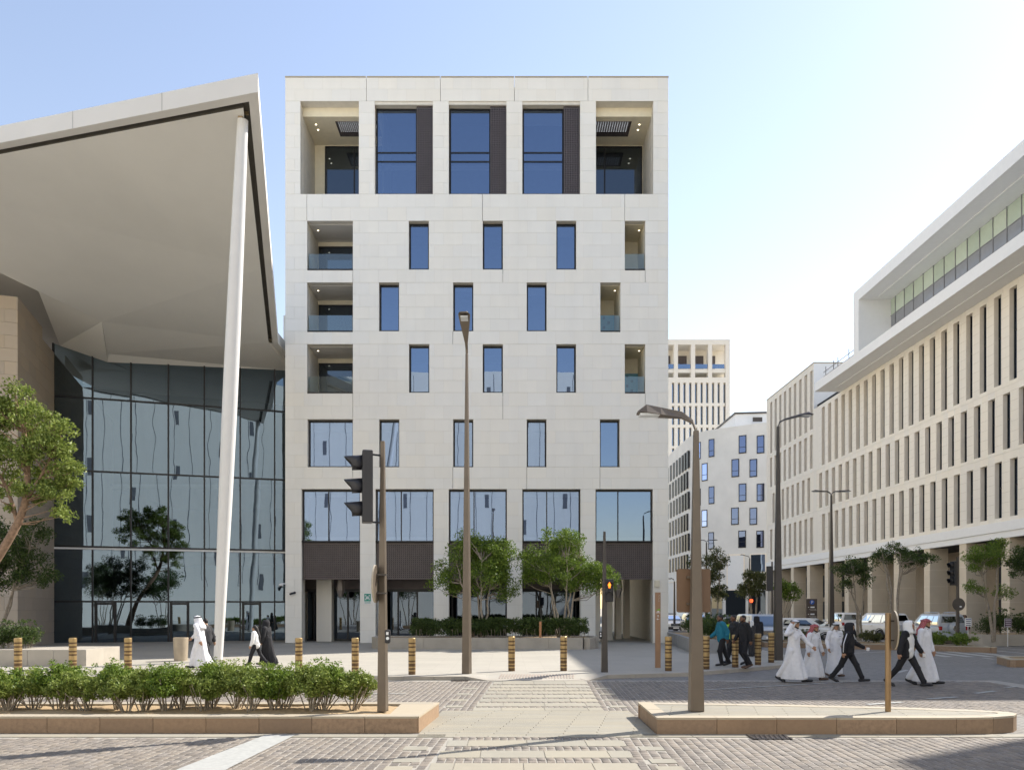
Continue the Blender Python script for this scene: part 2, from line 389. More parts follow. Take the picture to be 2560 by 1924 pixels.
# ---- crosswalk slabs
cross = bpy.data.objects.new('crosswalk', None); COL.objects.link(cross); struct(cross)
def slab(x0, x1, y0, y1, z1=.014, z0=.002, rot=0, par=cross, key='slab'):
    o = link('paving_slab', unit_me[key], par); o.location = ((x0+x1)/2,(y0+y1)/2,z0); o.scale = (x1-x0-.010, y1-y0-.010, z1-z0); o.rotation_euler = (0,0,rot); return o
for q in lsq: slab(q.x-.18, q.x+.18, q.y-.15, q.y+.15)
def stripe(a, b, n, offs):
    Yc = (a+b)/2; x0, x1 = xl(Yc), xr(Yc); cuts = [x0]+[x0+(x1-x0)*(i+offs)/n for i in range(n) if 0 < (i+offs)/n < 1]+[x1]
    for u, v in zip(cuts[:-1], cuts[1:]): slab(u, v, a, b)
ys = [(NEAR_S[i+1][0], NEAR_S[i][1]) for i in range(3)]+[(8.6,9.6)]
for i, (a,b) in enumerate(ys): stripe(a, b, 3, .35+.3*(i%2))
ys = [(FAR_S[i+1][0], FAR_S[i][1]) for i in range(6)]+[(21.18,22.15),(15.75,16.25)]
for i, (a,b) in enumerate(ys): stripe(a, b, 3, .3+.35*(i%2))
y = 12.56; k = 0                                     # narrow planks between the medians
while y < 15.74:
    h = .1325; x0 = -1.46+.055*(y-13); x1 = 2.46
    if y < 13.0: x0 = -1.46
    x = x0-(k*.53 % 1.1)
    while x < x1:
        u, v = max(x, x0), min(x+1.15, x1)
        if v-u > .05: slab(u, v, y, y+h)
        x += 1.15
    y += h; k += 1
# pale channel slabs at the foot of the medians
x = -10.0
while x < 9.5:
    if not -1.5 < x+.5 < 2.5:
        slab(x, x+1.0, 12.57, 12.84)
    x += 1.0
# tactile corduroy strip on the dropped kerb
tac = MB()
def rz_(y): return .035+(PZ-.035)*(y-22.4)/.9
for i in range(26):
    x = -.25+i*.085; Q = [(x,22.5),(x+.045,22.5),(x+.115,23.2),(x+.07,23.2)]
    tac.add([(a,b,rz_(b)+.001) for a,b in Q]+[(a,b,rz_(b)+.016) for a,b in Q],[(4,5,6,7),(0,1,5,4),(1,2,6,5),(2,3,7,6),(3,0,4,7)])
tac.build('tactile_ribs', mat('tactile_rib',(.36,.30,.25),.8), pavement)
# ---- road paint
paint = bpy.data.objects.new('road_markings', None); COL.objects.link(paint); struct(paint)
def mark(pts, z=.0225):
    if min(p[1] for p in pts) > 22.0: z = .006
    q = MB(); q.extr([(p[0],p[1],z-.002) for p in pts], (0,0,.002)); return q.build('painted_line', M['line'], paint)
mark([G(447,1924),G(568.6,1924),G(738,1839),G(664,1839)]) 
mark([(-4.3,9.2),(-3.66,9.2),(-3.60,10.06),(-4.23,10.06)])
def dash(p, q, w=.1):
    a, b = G(*p), G(*q); d = (b-a).normalized(); n = Vector((-d.y,d.x,0))*w/2
    mark([a-n,b-n,b+n,a+n])
dash((1757,1725.5),(2172,1702),.09); dash((880,1735),(1016,1735),.08)
for a, b in (((2168,1762),(2255,1756)),((2320,1748),(2392,1743)),((2438,1734),(2488,1728)),((2515,1719),(2541,1717)),((2457,1643.5),(2484,1647)),((2507,1652),(2527,1656)),((2543,1661),(2566,1666)),((2232,1683),(2268,1674)),((2129,1632),(2219,1628))):
    dash(a, b, .13)
for i in range(4): mark([(18.5+i*.9,33.0),(18.9+i*.9,33.0),(19.3+i*.9,37),(18.9+i*.9,37)])
for a, b in (((2490,1626),(2570,1633)),((2500,1620),(2575,1625)),((2480,1615),(2575,1617))): dash(a, b, .2)
# ---- medians
def median_blocks(par, path, h, depth, step, matkey='granite'):
    for (a, b) in along(path, step):
        d = Vector((b[0]-a[0], b[1]-a[1], 0)).normalized(); n = Vector((-d.y, d.x, 0)); gp = d*.004
        A, B = Vector((*a,0))+gp, Vector((*b,0))-gp
        q = MB(); q.prism([A, B, B+n*depth, A+n*depth], 0, h-.03)
        k = q.build('kerb_block', M[matkey], par)
        q = MB(); q.prism([A-n*.006, B-n*.006, B+n*(depth+.05), A+n*(depth+.05)], h-.03-random.uniform(0,.003), h+random.uniform(0,.004))
        q.build('coping_stone', M['coping'], par)
MH = .28
med_l = bpy.data.objects.new('planted_median', None); COL.objects.link(med_l); struct(med_l)
median_blocks(med_l, [(-11.2,13.0),(-1.49,13.0)], MH, .22, .88)
median_blocks(med_l, [(-1.40,14.96),(-11.2,14.96)], MH, .22, .88)
q = MB(); q.prism([(-2.0,13.275),(-1.475,13.0),(-1.31,14.96),(-2.0,14.70)], 0.001, MH-.03); q.build('kerb_block', M['granite'], med_l)
q = MB(); q.prism([(-2.0,13.28),(-1.47,13.005),(-1.30,14.965),(-2.0,14.69)], MH-.029, MH+.002); q.build('coping_stone', M['coping'], med_l)
soil = MB(); nx, ny = 110, 22
for j in range(ny):
    for i in range(nx):
        x = -11.2+9.25*i/(nx-1); y = 13.2+1.55*j/(ny-1)
        e = min(i, nx-1-i, j*2.5, (ny-1-j)*2.5)/6.0
        soil.v.append((x, y, .235+.05*min(1,e)*(math.sin(x*2.3+y)*math.sin(y*4.1-x)*.5+.4)+random.uniform(-.008,.008)))
for j in range(ny-1):
    for i in range(nx-1): soil.f.append((j*nx+i, j*nx+i+1, (j+1)*nx+i+1, (j+1)*nx+i)); soil.m.append(0)
soil.build('soil', M['soil'], med_l, smooth=True)
med_r = bpy.data.objects.new('refuge_median', None); COL.objects.link(med_r); struct(med_r)
nose = [(7.4,12.85),(8.05,12.92),(8.5,13.1),(8.72,13.35),(8.68,13.62),(8.3,13.85),(7.5,14.1),(6.5,14.35),(5.0,14.62),(3.6,14.82),(2.51,14.96)]
outline = [(2.47,12.85)]+nose
median_blocks(med_r, outline+[(2.47,12.85)], MH, .2, .9)
q = MB(); q.prism([(x+(5.3-x)*.03+(.06 if x<3 else 0),y+(13.9-y)*.14) for x,y in outline], .0, MH-.034); q.build('fill', M['mortar'], med_r)
inner = [(2.75,13.1)]+[(x-.28*(x>8)-.2, min(y-.28, 14.62) if y > 13.5 else y+.27) for x,y in nose[:-1]]+[(2.76,14.66)]
yy = 13.08; k = 0
while yy < 14.64:                                       # narrow pale planks on top
    xs = []
    ym = yy+.06
    # clip to outline inset
    def xmax(y):
        best = 2.5
        for (a,b) in zip(outline, outline[1:]):
            if (a[1]-y)*(b[1]-y) <= 0 and a[1] != b[1]: best = max(best, a[0]+(b[0]-a[0])*(y-a[1])/(b[1]-a[1]))
        return best-.30
    x = 2.74-(k*.47 % 1.0); xm = xmax(ym)
    while x < xm:
        u, v = max(x, 2.74), min(x+1.0, xm)
        if v-u > .05: slab(u, v, yy, yy+.125, z1=MH-.004, z0=MH-.03, par=med_r)
        x += 1.0
    yy += .125; k += 1
# far medians on the right
def far_median(name, pts, h, lab=None):
    m_ = bpy.data.objects.new(name, None); COL.objects.link(m_); struct(m_)
    cx = sum(a for a,b in pts)/len(pts); cy_ = sum(b for a,b in pts)/len(pts)
    q = MB(); q.prism([(x+(cx-x)*.05,y+(cy_-y)*.09) for x,y in pts], 0, h-.05); q.build('soil', M['soil'], m_)
    median_blocks(m_, pts+[pts[0]], h, .18, 1.2)
    return m_
far_median('planted_median', [(13.5,40.9),(20.3,37.6),(22.3,35.6),(22.6,37.2),(20.6,41.0),(14.0,45.0)], .28)
far_median('planted_median', [(23.7,33.8),(34,34.2),(34,36),(24.2,35.2)], .28)
far_median('planted_median', [(17.6,27.3),(26,27.3),(26,29.2),(18.2,29.0)], .28)
# gully grates
def grate(name, cx, cy, w, d, lab):
    t_ = thing(name, lab, 'drain grate', (cx,cy,.018))
    q = MB(); q.box(cx-w/2,cx+w/2,cy-d/2,cy+d/2,.0185,.022); q.build('pit', M['black'], t_)
    for i in range(7):
        x = cx-w/2+w*(i+.5)/7; q = MB(); q.add([(x-.02,cy-d/2,.022),(x+.01,cy-d/2,.022),(x+.09,cy+d/2,.022),(x+.06,cy+d/2,.022),(x-.02,cy-d/2,.032),(x+.01,cy-d/2,.032),(x+.09,cy+d/2,.032),(x+.06,cy+d/2,.032)],[(4,5,6,7),(0,1,5,4),(1,2,6,5),(2,3,7,6),(3,0,4,7)]); q.build('bar', M['steel_dark'], t_)
    for s_ in (-1,1): q = MB(); q.box(cx+s_*(w/2+.015)-.015,cx+s_*(w/2+.015)+.015,cy-d/2,cy+d/2,.0185,.033); q.build('rim', M['steel_dark'], t_)
a = G(1928,1847); grate('drain_grate', a.x, a.y+.1, .55, .42, 'black iron drain grate in front of the stone refuge median')
a = G(1150,1701); grate('drain_grate', a.x, a.y-.05, .42, .3, 'small iron drain grate at the far kerb left of the crossing')
# ---------------------------------------------------------------- the main stone building
BY = 43.4; BS = BY/FPX
bx = lambda px: (px-PX0)*BS
bz = lambda py: CAMH-(py-PY0)*BS
BL, BR, BT = bx(713), bx(1671), bz(191)
bld = thing('office_building', 'seven storey pale limestone block with square windows facing the crossing', 'building', ((BL+BR)/2, BY, PZ))
rowT = [(751,897),(937,1082),(1122,1266),(1306,1450),(1490,1633)]
row5 = [(768,882),(1022,1072),(1207,1257),(1391,1440.5),(1562,1613)]
row4 = [(768,882),(947.5,997.5),(1133,1183),(1317,1366.5),(1501,1551)]
row3 = [(768,882),(1022.5,1073),(1207,1257),(1391,1440),(1562,1613)]
row2 = [(769,882),(948,998),(1133,1183),(1317,1366),(1500,1549)]
row1 = [(754,900),(939,1084),(1122,1267),(1306,1451),(1489,1632)]
BANDS = [ # y0, y1, courses, openings, dark vertical joints
 (194,253,2,[],[916,1101,1286,1470]), (253,485,8,rowT,[]), (485,552,2,[],[767,1206,1562]),
 (552,673.5,4,row5,[]), (673.5,706,1,[],[882,1257,1613]), (706,827.5,4,row4,[]), (827.5,860,1,[],[1132]),
 (860,981,4,row3,[]), (981,1047.5,2,[],[882,1257,1613]), (1047.5,1167,4,row2,[]), (1167,1222,2,[],[882,1132,1317,1500]),
 (1222,1353,4,row1,[]), (1353,1606,8,row1,[])]
panels = []; back = MB(); ci = 0
DEEP = {1:.55, 11:.45, 12:.75}
for bi, (y0,y1,nc,ops,jts) in enumerate(BANDS):
    bounds = sorted([713,1671]+[e for o in ops for e in o]+list(jts))
    spans = [(a,b) for a,b in zip(bounds[:-1], bounds[1:]) if not any(abs(a-o[0])<.1 and abs(b-o[1])<.1 for o in ops)]
    for (a,b) in spans:
        back.box(bx(a)+(.012 if a>713 else .0), bx(b)-(.012 if b<1671 else 0), BY+.016, BY+DEEP.get(bi,.42), bz(y1)+.0005, bz(y0)-.0005)
    for c in range(nc):
        u, v = y0+(y1-y0)*c/nc, y0+(y1-y0)*(c+1)/nc
        for (a,b) in spans:
            gl = .5 if any(abs(a-j)<.1 for j in jts) else .19; gr = .5 if any(abs(b-j)<.1 for j in jts) else .19
            gt = .5 if c == 0 else .18; gb = .18
            st = 713+(23.3 if ci % 2 else 0)-46.6
            cuts = [a]
            x = st
            while x < b:
                if x-a > 9 and b-x > 9: cuts.append(x)
                x += 46.6
            cuts.append(b)
            for k, (p,q) in enumerate(zip(cuts[:-1], cuts[1:])):
                panels.append((p+(gl if k==0 else .15), q-(gr if k==len(cuts)-2 else .15), u+gt, v-gb))
        ci += 1
back.build('wall', M['stone_wall'], bld)
panels.sort(key=lambda p: -(p[1]-p[0])*(p[3]-p[2]))
for (p,q,u,v) in panels[:300]:
    o = link('stone_panel', unit_me['stone'], bld)
    o.location = Vector(((bx(p)+bx(q))/2, BY+.015, bz(v)))-origin_of(bld); o.scale = (bx(q)-bx(p), .03+random.uniform(-.003,.003), bz(u)-bz(v))
rp = MB()
for (p,q,u,v) in panels[300:]:
    e = random.uniform(-.0015,.0015); rp.box(bx(p),bx(q),BY+e,BY+.03,bz(v),bz(u))
o = rp.build('stone_panels', M['stone'], bld); o['kind'] = 'stuff'
# coping on the parapet
for a, b in zip([712.5,917,1102,1287,1471],[915,1100,1285,1469,1671.5]):
    q = MB(); q.box(bx(a),bx(b),BY-.02,BY+.5,bz(194)+.003,bz(191)); q.build('parapet_coping', M['coping'], bld)
# flanks, roof, core, floors
q = MB(); q.box(BL,BL+.35,BY+.43,BY+22,PZ,bz(194)); q.build('side_wall', M['stone_wall'], bld)
q = MB(); q.box(BR-.35,BR,BY+.76,BY+22,PZ,bz(194)); q.build('side_wall', M['stone_wall'], bld)
q = MB(); q.box(BL+.35,BR-.35,BY+.45,BY+22,bz(215),bz(205)); q.build('roof', M['concrete'], bld)
q = MB(); q.box(BL+.36,BR-.36,BY+3.6,BY+21.9,bz(1353),bz(216)); q.build('core', M['room'], bld)
for (y0,y1) in ((485,545),(676,704),(830,858),(984,1044),(1170,1220),(1340,1352)):
    q = MB(); q.box(BL+.355,BR-.355,BY+.44,BY+3.59,bz(y1),bz(y0)-.01); q.build('floor_slab', M['concrete'], bld)
GY = BY+.36    # plane of the window glass
def window(x0, x1, y0, y1, mull=(), trans=(), blind=0, gy=GY, fw=3.0, top=8.5, curtain=False, mesh='glass', left=True):
    """frame + panes; coordinates in photo pixels on the facade plane"""
    X0, X1, Z0, Z1 = bx(x0)+.012, bx(x1)-.012, bz(y1), bz(y0)
    f = MB(); t = .065; yy0, yy1 = gy-.03, gy+.06
    f.box(X0,X1,yy0,yy1,Z1-t-.02,Z1-.002); f.box(X0,X1,yy0-.30,yy1,Z0+.002,Z0+t*.8)
    f.box(X0,X0+t,yy0,yy1,Z0+t*.8,Z1-t-.02); f.box(X1-t,X1,yy0,yy1,Z0+t*.8,Z1-t-.02)
    xs = [X0+t]+[bx(m) for m in mull]+[X1-t]; zs = [Z0+t*.8]+sorted(bz(m) for m in trans)+[Z1-t-.02]
    for m in xs[1:-1]: f.box(m-.03,m+.03,yy0+.002,yy1-.002,zs[0],zs[-1])
    for m in zs[1:-1]: f.box(X0+t,X1-t,yy0+.004,yy1-.004,m-.035,m+.035)
    w = f.build('window', M['frame'], bld)
    for a,b in zip(xs[:-1], xs[1:]):
        for c,d in zip(zs[:-1], zs[1:]):
            q = MB(); e = random.uniform(-.002,.002); e2 = random.uniform(-.002,.002)
            q.add([(a,gy+.01+e,c),(b,gy+.01-e,c),(b,gy+.01-e+e2,d),(a,gy+.01+e+e2,d)],[(0,1,2,3)]); q.build('pane', M[mesh], w)
    if blind:
        q = MB(); q.box(X0+t+.01,X1-t-.01,gy+.12,gy+.125,bz(y0+(y1-y0)*blind),Z1-.08); q.build('roller_blind', M['blind'], w)
    return w
def perf_screen(name, X0, X1, Z0, Z1, Y, nx, nz, par, th=.04, hole=.5, matk='bronze', plane='xz', mar=.0):
    """a bronze plate with square holes cut right through"""
    V = []; F = []; cw = (X1-X0-2*mar)/nx; ch = (Z1-Z0-2*mar)/nz
    us = [X0]; vs_ = [Z0]
    for i in range(nx): us += [X0+mar+cw*(i+(1-hole)/2), X0+mar+cw*(i+(1+hole)/2)]
    for j in range(nz): vs_ += [Z0+mar+ch*(j+(1-hole)/2), Z0+mar+ch*(j+(1+hole)/2)]
    us.append(X1); vs_.append(Z1); nu, nv = len(us), len(vs_)
    for t in (0,1):
        for v in vs_:
            for u in us: V.append((u, Y+t*th, v) if plane == 'xz' else (u, v, Y+t*th))
    A = nu*nv
    for j in range(nv-1):
        for i in range(nu-1):
            a = j*nu+i; hole_ = i % 2 == 1 and j % 2 == 1
            if not hole_:
                F.append((a,a+1,a+nu+1,a+nu)); F.append((A+a,A+a+nu,A+a+nu+1,A+a+1))
            else:
                F += [(a,a+1,A+a+1,A+a),(a+1,a+nu+1,A+a+nu+1,A+a+1),(a+nu+1,a+nu,A+a+nu,A+a+nu+1),(a+nu,a,A+a,A+a+nu)]
    F += [(0,A,A+nu-1,nu-1),(nu-1,A+nu-1,2*A-1,A-1),(A-1,2*A-1,2*A-nu,A-nu),(A-nu,2*A-nu,A,0)]
    q = MB(); q.add(V, F); return q.build(name, M[matk], par)
# top row: three tall windows with bronze screens
for i, (a,b) in enumerate(rowT[1:4]):
    w = window(a+1, a+104, 261, 484.5, trans=(371.5,394), blind=0, gy=BY+.42)
    if i == 2: q = MB(); q.box(bx(a+6),bx(a+101),BY+.56,BY+.565,bz(300),bz(266)); q.build('roller_blind', M['blind'], w)
    q = MB(); q.box(bx(a+6),bx(a+101),BY+.56,BY+.565,bz(413),bz(400)); q.build('roller_blind', M['blind'], w)
    perf_screen('perforated_screen', bx(a+104), bx(b)-.015, bz(484.5), bz(255), BY+.16, 6, 41, bld, hole=.52, mar=.03)
    q = MB(); q.box(bx(a+104)+.02,bx(b)-.03,BY+.44,BY+.5,bz(484.5),bz(256)); q.build('screen_backing', M['dark'], bld)
    q = MB(); q.box(bx(a),bx(b),BY+.05,BY+.55,bz(261)+.003,bz(253)-.004); q.build('lintel', M['stone_wall'], bld)
# corner loggias at the top
def loggia(a, b, side):
    D = 3.3; Xa, Xb = bx(a), bx(b); Z0, Z1 = bz(485), bz(253); ZC = Z1-.5
    xi = Xa-.6 if side > 0 else Xa; xo = Xb if side > 0 else Xb+.6
    xi, xo = (bx(882) if False else Xa, Xb)
    ext = 1.2                                   # the room behind runs on behind the inner pier
    L0, L1 = (Xa, Xb+ext) if side < 0 else (Xa-ext, Xb)
    q = MB(); q.box(L0-.05,L1+.05,BY+.58,BY+D,ZC,Z1+.30)
    lg = q.build('loggia', M['loggia'], bld)
    q = MB(); q.box(L0-.1,L1+.1,BY+D+.001,BY+D+.12,Z0,ZC-.001); q.build('back_wall', M['loggia'], lg)
    so_ = (L0-.1, L0) if side < 0 else (L1, L1+.1)
    q = MB(); q.box(so_[0],so_[1],BY+.56,BY+D,Z0,ZC-.001); q.build('outer_wall', M['stone_wall'], lg)
    si_ = (L1, L1+.1) if side < 0 else (L0-.1, L0)
    q = MB(); q.box(si_[0],si_[1],BY+.56,BY+D,Z0,ZC-.001); q.build('inner_wall', M['loggia'], lg)
    # dark perforated skylight set in the ceiling
    q = MB(); q.box(Xa-.02,Xb+.02,BY+.423,BY+.575,Z1+.001,Z1+.35); q.build('lintel', M['stone_wall'], lg)
    sx0, sx1 = (bx(835)-.15, L1-.3) if side < 0 else (L0+.3, bx(1575)+.25)
    perf_screen('ceiling_grille', sx0, sx1, BY+1.0, BY+2.4, ZC-.03, 22, 13, lg, plane='xy', hole=.45)
    q = MB(); q.box(sx0+.1,sx1-.1,BY+1.05,BY+1.95,ZC-.012,ZC-.006); q.build('skylight', emit('skylight_glow', (.9,.95,1), .35), lg)  # glowing panel stands in for sky above the grille; the ceiling is solid
    for k in (1,2):
        q = MB(); q.lathe([(.05,-.012),(.05,0)], ((Xa+.55 if side<0 else Xb-.55), BY+.8+k*.5, ZC), 10); q.build('downlight', M['lamp'], lg)
    # glazed screen at the back
    gx0, gx1 = (bx(813)*(BY+D)/BY+.0, L1-.1) if side < 0 else (L0+.1, bx(1610)*(BY+D)/BY*.985)
    zt = ZC-.10
    f = MB(); y_ = BY+D-.08
    f.box(gx0,gx1,y_,y_+.06,zt-.08,zt); f.box(gx0,gx0+.08,y_,y_+.06,Z0,zt-.08); f.box(gx1-.08,gx1,y_,y_+.06,Z0,zt-.08)
    m = gx0+(gx1-gx0)*.47; f.box(m-.04,m+.04,y_,y_+.06,Z0,zt-.08); f.box(gx0+.08,gx1-.08,y_+.01,y_+.05,Z0+.75,Z0+.83)
    f.build('frame', M['frame'], lg)
    for u,v in ((gx0+.08,m-.04),(m+.04,gx1-.08)):
        q = MB(); q.poly([(u,y_+.03,Z0),(v,y_+.03,Z0),(v,y_+.03,zt-.08),(u,y_+.03,zt-.08)]); q.build('pane', M['glass_dark'], lg)
loggia(*rowT[0], -1); loggia(*rowT[4], 1)
# storeys of single windows
for (ops, y0, y1, bl) in ((row5,552,673.5,(0,0,.25)),(row4,706,827.5,(0,.12,.2)),(row3,860,981,(0,0,0)),(row2,1047.5,1167,(0,0,0))):
    sl = ops[1:4] if ops is not row2 else ops[1:5]
    for k, (a,b) in enumerate(sl): window(a, b, y0+1, y1, blind=bl[k] if k < 3 else 0)
window(*row2[0], 1048.5, 1167)
for k, (a,b) in enumerate(row1):
    window(a, b, 1223, 1353.5, mull=((a+b)/2+(-8,-10,-10,-11,-14)[k],), gy=BY+.3)
# balconies
teal = mat('teal_tile', (.09,.27,.34), .4, var=.1); teal_d = mat('dark_teal_tile', (.04,.13,.18), .4)
def balcony(a, b, y0, y1, narrow, tiles=False):
    D = 2.5; Xa, Xb = bx(a), bx(b); Z0, Z1 = bz(y1), bz(y0)
    L0, L1 = (Xa-.0, Xb+1.0) if not narrow else (Xa-1.4, Xb+.0)
    wm = M['stone_wall'] if not narrow else M['loggia']
    q = MB(); q.box(L0-.1,L1+.1,BY+.40,BY+D,Z0-.1,Z0-.001); bc = q.build('balcony', M['coping'], bld)
    q = MB(); q.box(L0-.1,L1+.1,BY+.43,BY+D,Z1-.02,Z1+.1); q.build('ceiling', M['loggia'] if narrow else M['canopy'], bc)
    q = MB(); q.box(L0-.1,L1+.1,BY+D+.001,BY+D+.1,Z0,Z1-.021); q.build('back_wall', M['loggia'], bc)
    q = MB(); q.box(L0-.1,L0,BY+.43,BY+D,Z0,Z1-.021); q.build('side_wall', wm, bc)
    q = MB(); q.box(L1,L1+.1,BY+.43,BY+D,Z0,Z1-.021); q.build('side_wall', wm, bc)
    y_ = BY+D-.07
    gx0, gx1, zt = (bx(797)*(BY+D)/BY, L1-.15, Z1-.30) if not narrow else (L0+.15, Xb-.9, Z1-.30)
    if not tiles:
        f = MB(); f.box(gx0,gx1,y_,y_+.06,zt-.09,zt); f.box(gx0,gx0+.09,y_,y_+.06,Z0,zt-.09); m = gx0+(gx1-gx0)*.6
        f.box(m-.045,m+.045,y_,y_+.06,Z0,zt-.09); f.box(gx1-.09,gx1,y_,y_+.06,Z0,zt-.09); f.build('door_frame', M['frame'], bc)
        for u,v in ((gx0+.09,m-.045),(m+.045,gx1-.09)):
            q = MB(); q.poly([(u,y_+.03,Z0),(v,y_+.03,Z0),(v,y_+.03,zt-.09),(u,y_+.03,zt-.09)]); q.build('pane', M['glass_dark'], bc)
    else:
        q = MB(); q.box(L0,L1-.02,y_-.1,y_,Z0,Z0+1.75); q.build('tiled_screen', teal, bc)
        for i in range(9):
            for j in range(6):
                x = L0+.12+i*.28; z = Z0+.1+j*.28
                if x+.17 < L1-.02: q = MB(); q.box(x,x+.16,y_-.13,y_-.101,z,z+.16); q.build('tile', teal_d if (i+j)%2 else teal, bc)
    q = MB(); q.poly([(Xa+.02,BY+.2,Z0+.0),(Xb-.02,BY+.2,Z0),(Xb-.02,BY+.2,Z0+.95),(Xa+.02,BY+.2,Z0+.95)]); q.build('glass_balustrade', M['glass_clear'], bc)
    q = MB(); q.box(Xa+.01,Xb-.01,BY-.01,BY+.40,Z0-.05,Z0+.03); q.build('sill', M['frame'], bc)
    for dx in (.35,):
        x = Xa+dx if not narrow else Xb-dx*.45
        q = MB(); q.lathe([(.045,-.010),(.045,0)], (x, BY+.9+dx*.5, Z1-.021), 10); q.build('downlight', M['lamp'], bc)
for (y0,y1) in ((552,673.5),(706,827.5),(860,981)): balcony(768,882,y0,y1,False)
balcony(1562,1613,552,673.5,True); balcony(1501,1551,706,827.5,True,True); balcony(1562,1613,860,981,True,True)
# ground floor: bronze screens over the openings, glazed shop fronts behind
for k, (a,b) in enumerate(row1):
    perf_screen('perforated_screen', bx(a)+.05, bx(b)-.02, bz(1447), bz(1356), BY+.22, 27, 16, bld, hole=.5, mar=.06)
    q = MB(); q.box(bx(a)+.02,bx(b)-.01,BY+.21,BY+.5,bz(1356)+.002,bz(1353.5)-.001); q.build('transom', M['frame'], bld)
    q = MB(); q.box(bx(a),bx(b),BY+.6,BY+.65,bz(1447),bz(1356)); q.build('screen_backing', M['dark'], bld)
q = MB(); q.box(bx(713)+.36,bx(1489),BY+2.9,BY+3.0,PZ+2.9,bz(1353)-.3); q.build('shopfront_header', M['bronze'], bld)
q = MB(); q.box(bx(713)+.36,bx(1671)-.36,BY+.76,BY+3.59,bz(1447)+.35,bz(1447)+.5); q.build('soffit', M['bronze'], bld)
for k, (a,b) in enumerate(row1[:4]):
    X0, X1 = bx(a), bx(b); y_ = BY+2.75; Z0, Z1 = PZ, PZ+2.9
    q = MB(); t = .09; mids = [X0+(X1-X0)*f for f in (.0,.27,.62,1.0)]
    q.box(X0-.4,X1+.4,y_-.02,y_+.1,Z1,Z1+.16)
    for m in mids: q.box(m-t/2,m+t/2,y_-.02,y_+.1,Z0,Z1)
    q.box(X0-.4,X1+.4,y_-.015,y_+.095,Z0,Z0+.12); d = q.build('shopfront', M['frame'], bld)
    for u,v in zip([X0-.4]+mids, mids+[X1+.4]):
        q = MB(); e = random.uniform(-.01,.01); q.add([(u+t/2,y_+.04+e,Z0+.12),(v-t/2,y_+.04-e,Z0+.12),(v-t/2,y_+.04-e,Z1),(u+t/2,y_+.04+e,Z1)],[(0,1,2,3)]); q.build('pane', M['glass_dark'], d)
    q = MB(); hx = mids[1]+.12; q.tube([(hx,y_-.02,PZ+.9),(hx,y_-.1,PZ+.95),(hx,y_-.1,PZ+1.75),(hx,y_-.02,PZ+1.8)], .018, 6); q.build('door_handle', M['black'], d)
q = MB(); q.box(bx(769),bx(804)+.1,BY+2.0,BY+2.7,PZ,bz(1447)+.34); q.build('stone_return', M['stone'], bld)
q = MB(); q.box(bx(700)+.7,bx(1489)-.05,BY+3.3,BY+3.5,PZ,bz(1353)); q.build('inner_wall', M['dark'], bld)
# open passage on the right with stone fins
for k, x in enumerate((1497,1532,1560,1588)):
    q = MB(); q.box(bx(x)+.15*k,bx(x)+.15*k+.35,BY+2.2+k*1.6,BY+2.9+k*1.6,PZ,bz(1447)+.34); q.build('passage_fin', M['stone_right'], bld)
q = MB(); q.box(bx(1475),bx(1489)-.02,BY+.8,BY+12,PZ,bz(1447)+.34); q.build('passage_wall', M['stone_right'], bld)
# camera, lamp box and sign on the piers
def cctv(px, py, dome):
    c = thing('security_camera', ('white dome' if dome else 'black bullet')+' security camera on the left stone pier', 'camera', (bx(px), BY, bz(py)))
    q = MB(); x, z = bx(px), bz(py)
    if dome:
        q.tube([(x+.05,BY,z+.1),(x-.12,BY-.25,z+.1)], .035, 8); q.build('arm', M['white'], c)
        q = MB(); q.lathe([(.03,.12),(.11,.08),(.12,-.02),(.09,-.03)], (x-.14,BY-.28,z), 14); q.build('housing', M['white'], c, smooth=True)
        q = MB(); q.ico((x-.14,BY-.28,z-.05), .08, 2); q.build('dome', M['black'], c, smooth=True)
    else:
        q.lathe([(.03,0),(.07,-.06)], (x+.1,BY,z+.03), 10, 'y'); q.build('mount', M['black'], c)
        q = MB(); q.tube([(x+.1,BY-.08,z+.03),(x-.12,BY-.25,z-.06)], [.06,.055], 10); q.build('housing', M['black'], c)
cctv(712,1463,True); cctv(733,1482,False)
def fsign():
    X0, X1, Z0, Z1 = bx(910.5), bx(927.5), bz(1508), bz(1483)
    s = thing('wall_sign', 'green square assembly point sign on stone pier', 'sign', ((X0+X1)/2, BY, Z0))
    gm = mat('sign_green', (.02,.30,.21), .5)
    q = MB(); q.box(X0,X1,BY-.022,BY-.002,Z0,Z1); q.build('backing', M['white'], s)
    zb = Z0+.13; q = MB(); q.box(X0+.008,X1-.008,BY-.027,BY-.023,zb,Z1-.008); q.build('green_field', gm, s)
    cx, cz = (X0+X1)/2, (zb+Z1)/2; q = MB(); y = BY-.029
    for sx in (-1,1):
        for sz in (-1,1):
            ox, oz = cx+sx*.14, cz+sz*.14
            q.add([(ox,y,oz-sz*.09),(ox,y,oz),(ox-sx*.09,y,oz)],[(0,1,2)]); q.add([(ox+sx*.0,y,oz),(ox-sx*.03,y,oz),(ox-sx*.09,y,oz-sz*.07),(ox-sx*.07,y,oz-sz*.09)],[(0,1,2,3)])
    for dx, h in ((-.07,.05),(0,.07),(.07,.05)):
        q.ico((cx+dx,y,cz+h), (.02,.002,.022), 1); q.add([(cx+dx-.03,y,cz-.09),(cx+dx+.03,y,cz-.09),(cx+dx+.025,y,cz+h-.025),(cx+dx-.025,y,cz+h-.025)],[(0,1,2,3)])
    q.build('pictogram', M['white'], s)
    q = MB()
    for k in range(2): q.box(X0+.03,X1-.03,BY-.026,BY-.0225,Z0+.03+k*.045,Z0+.048+k*.045)
    q.build('caption_lines', gm, s, kind='stuff')
fsign()
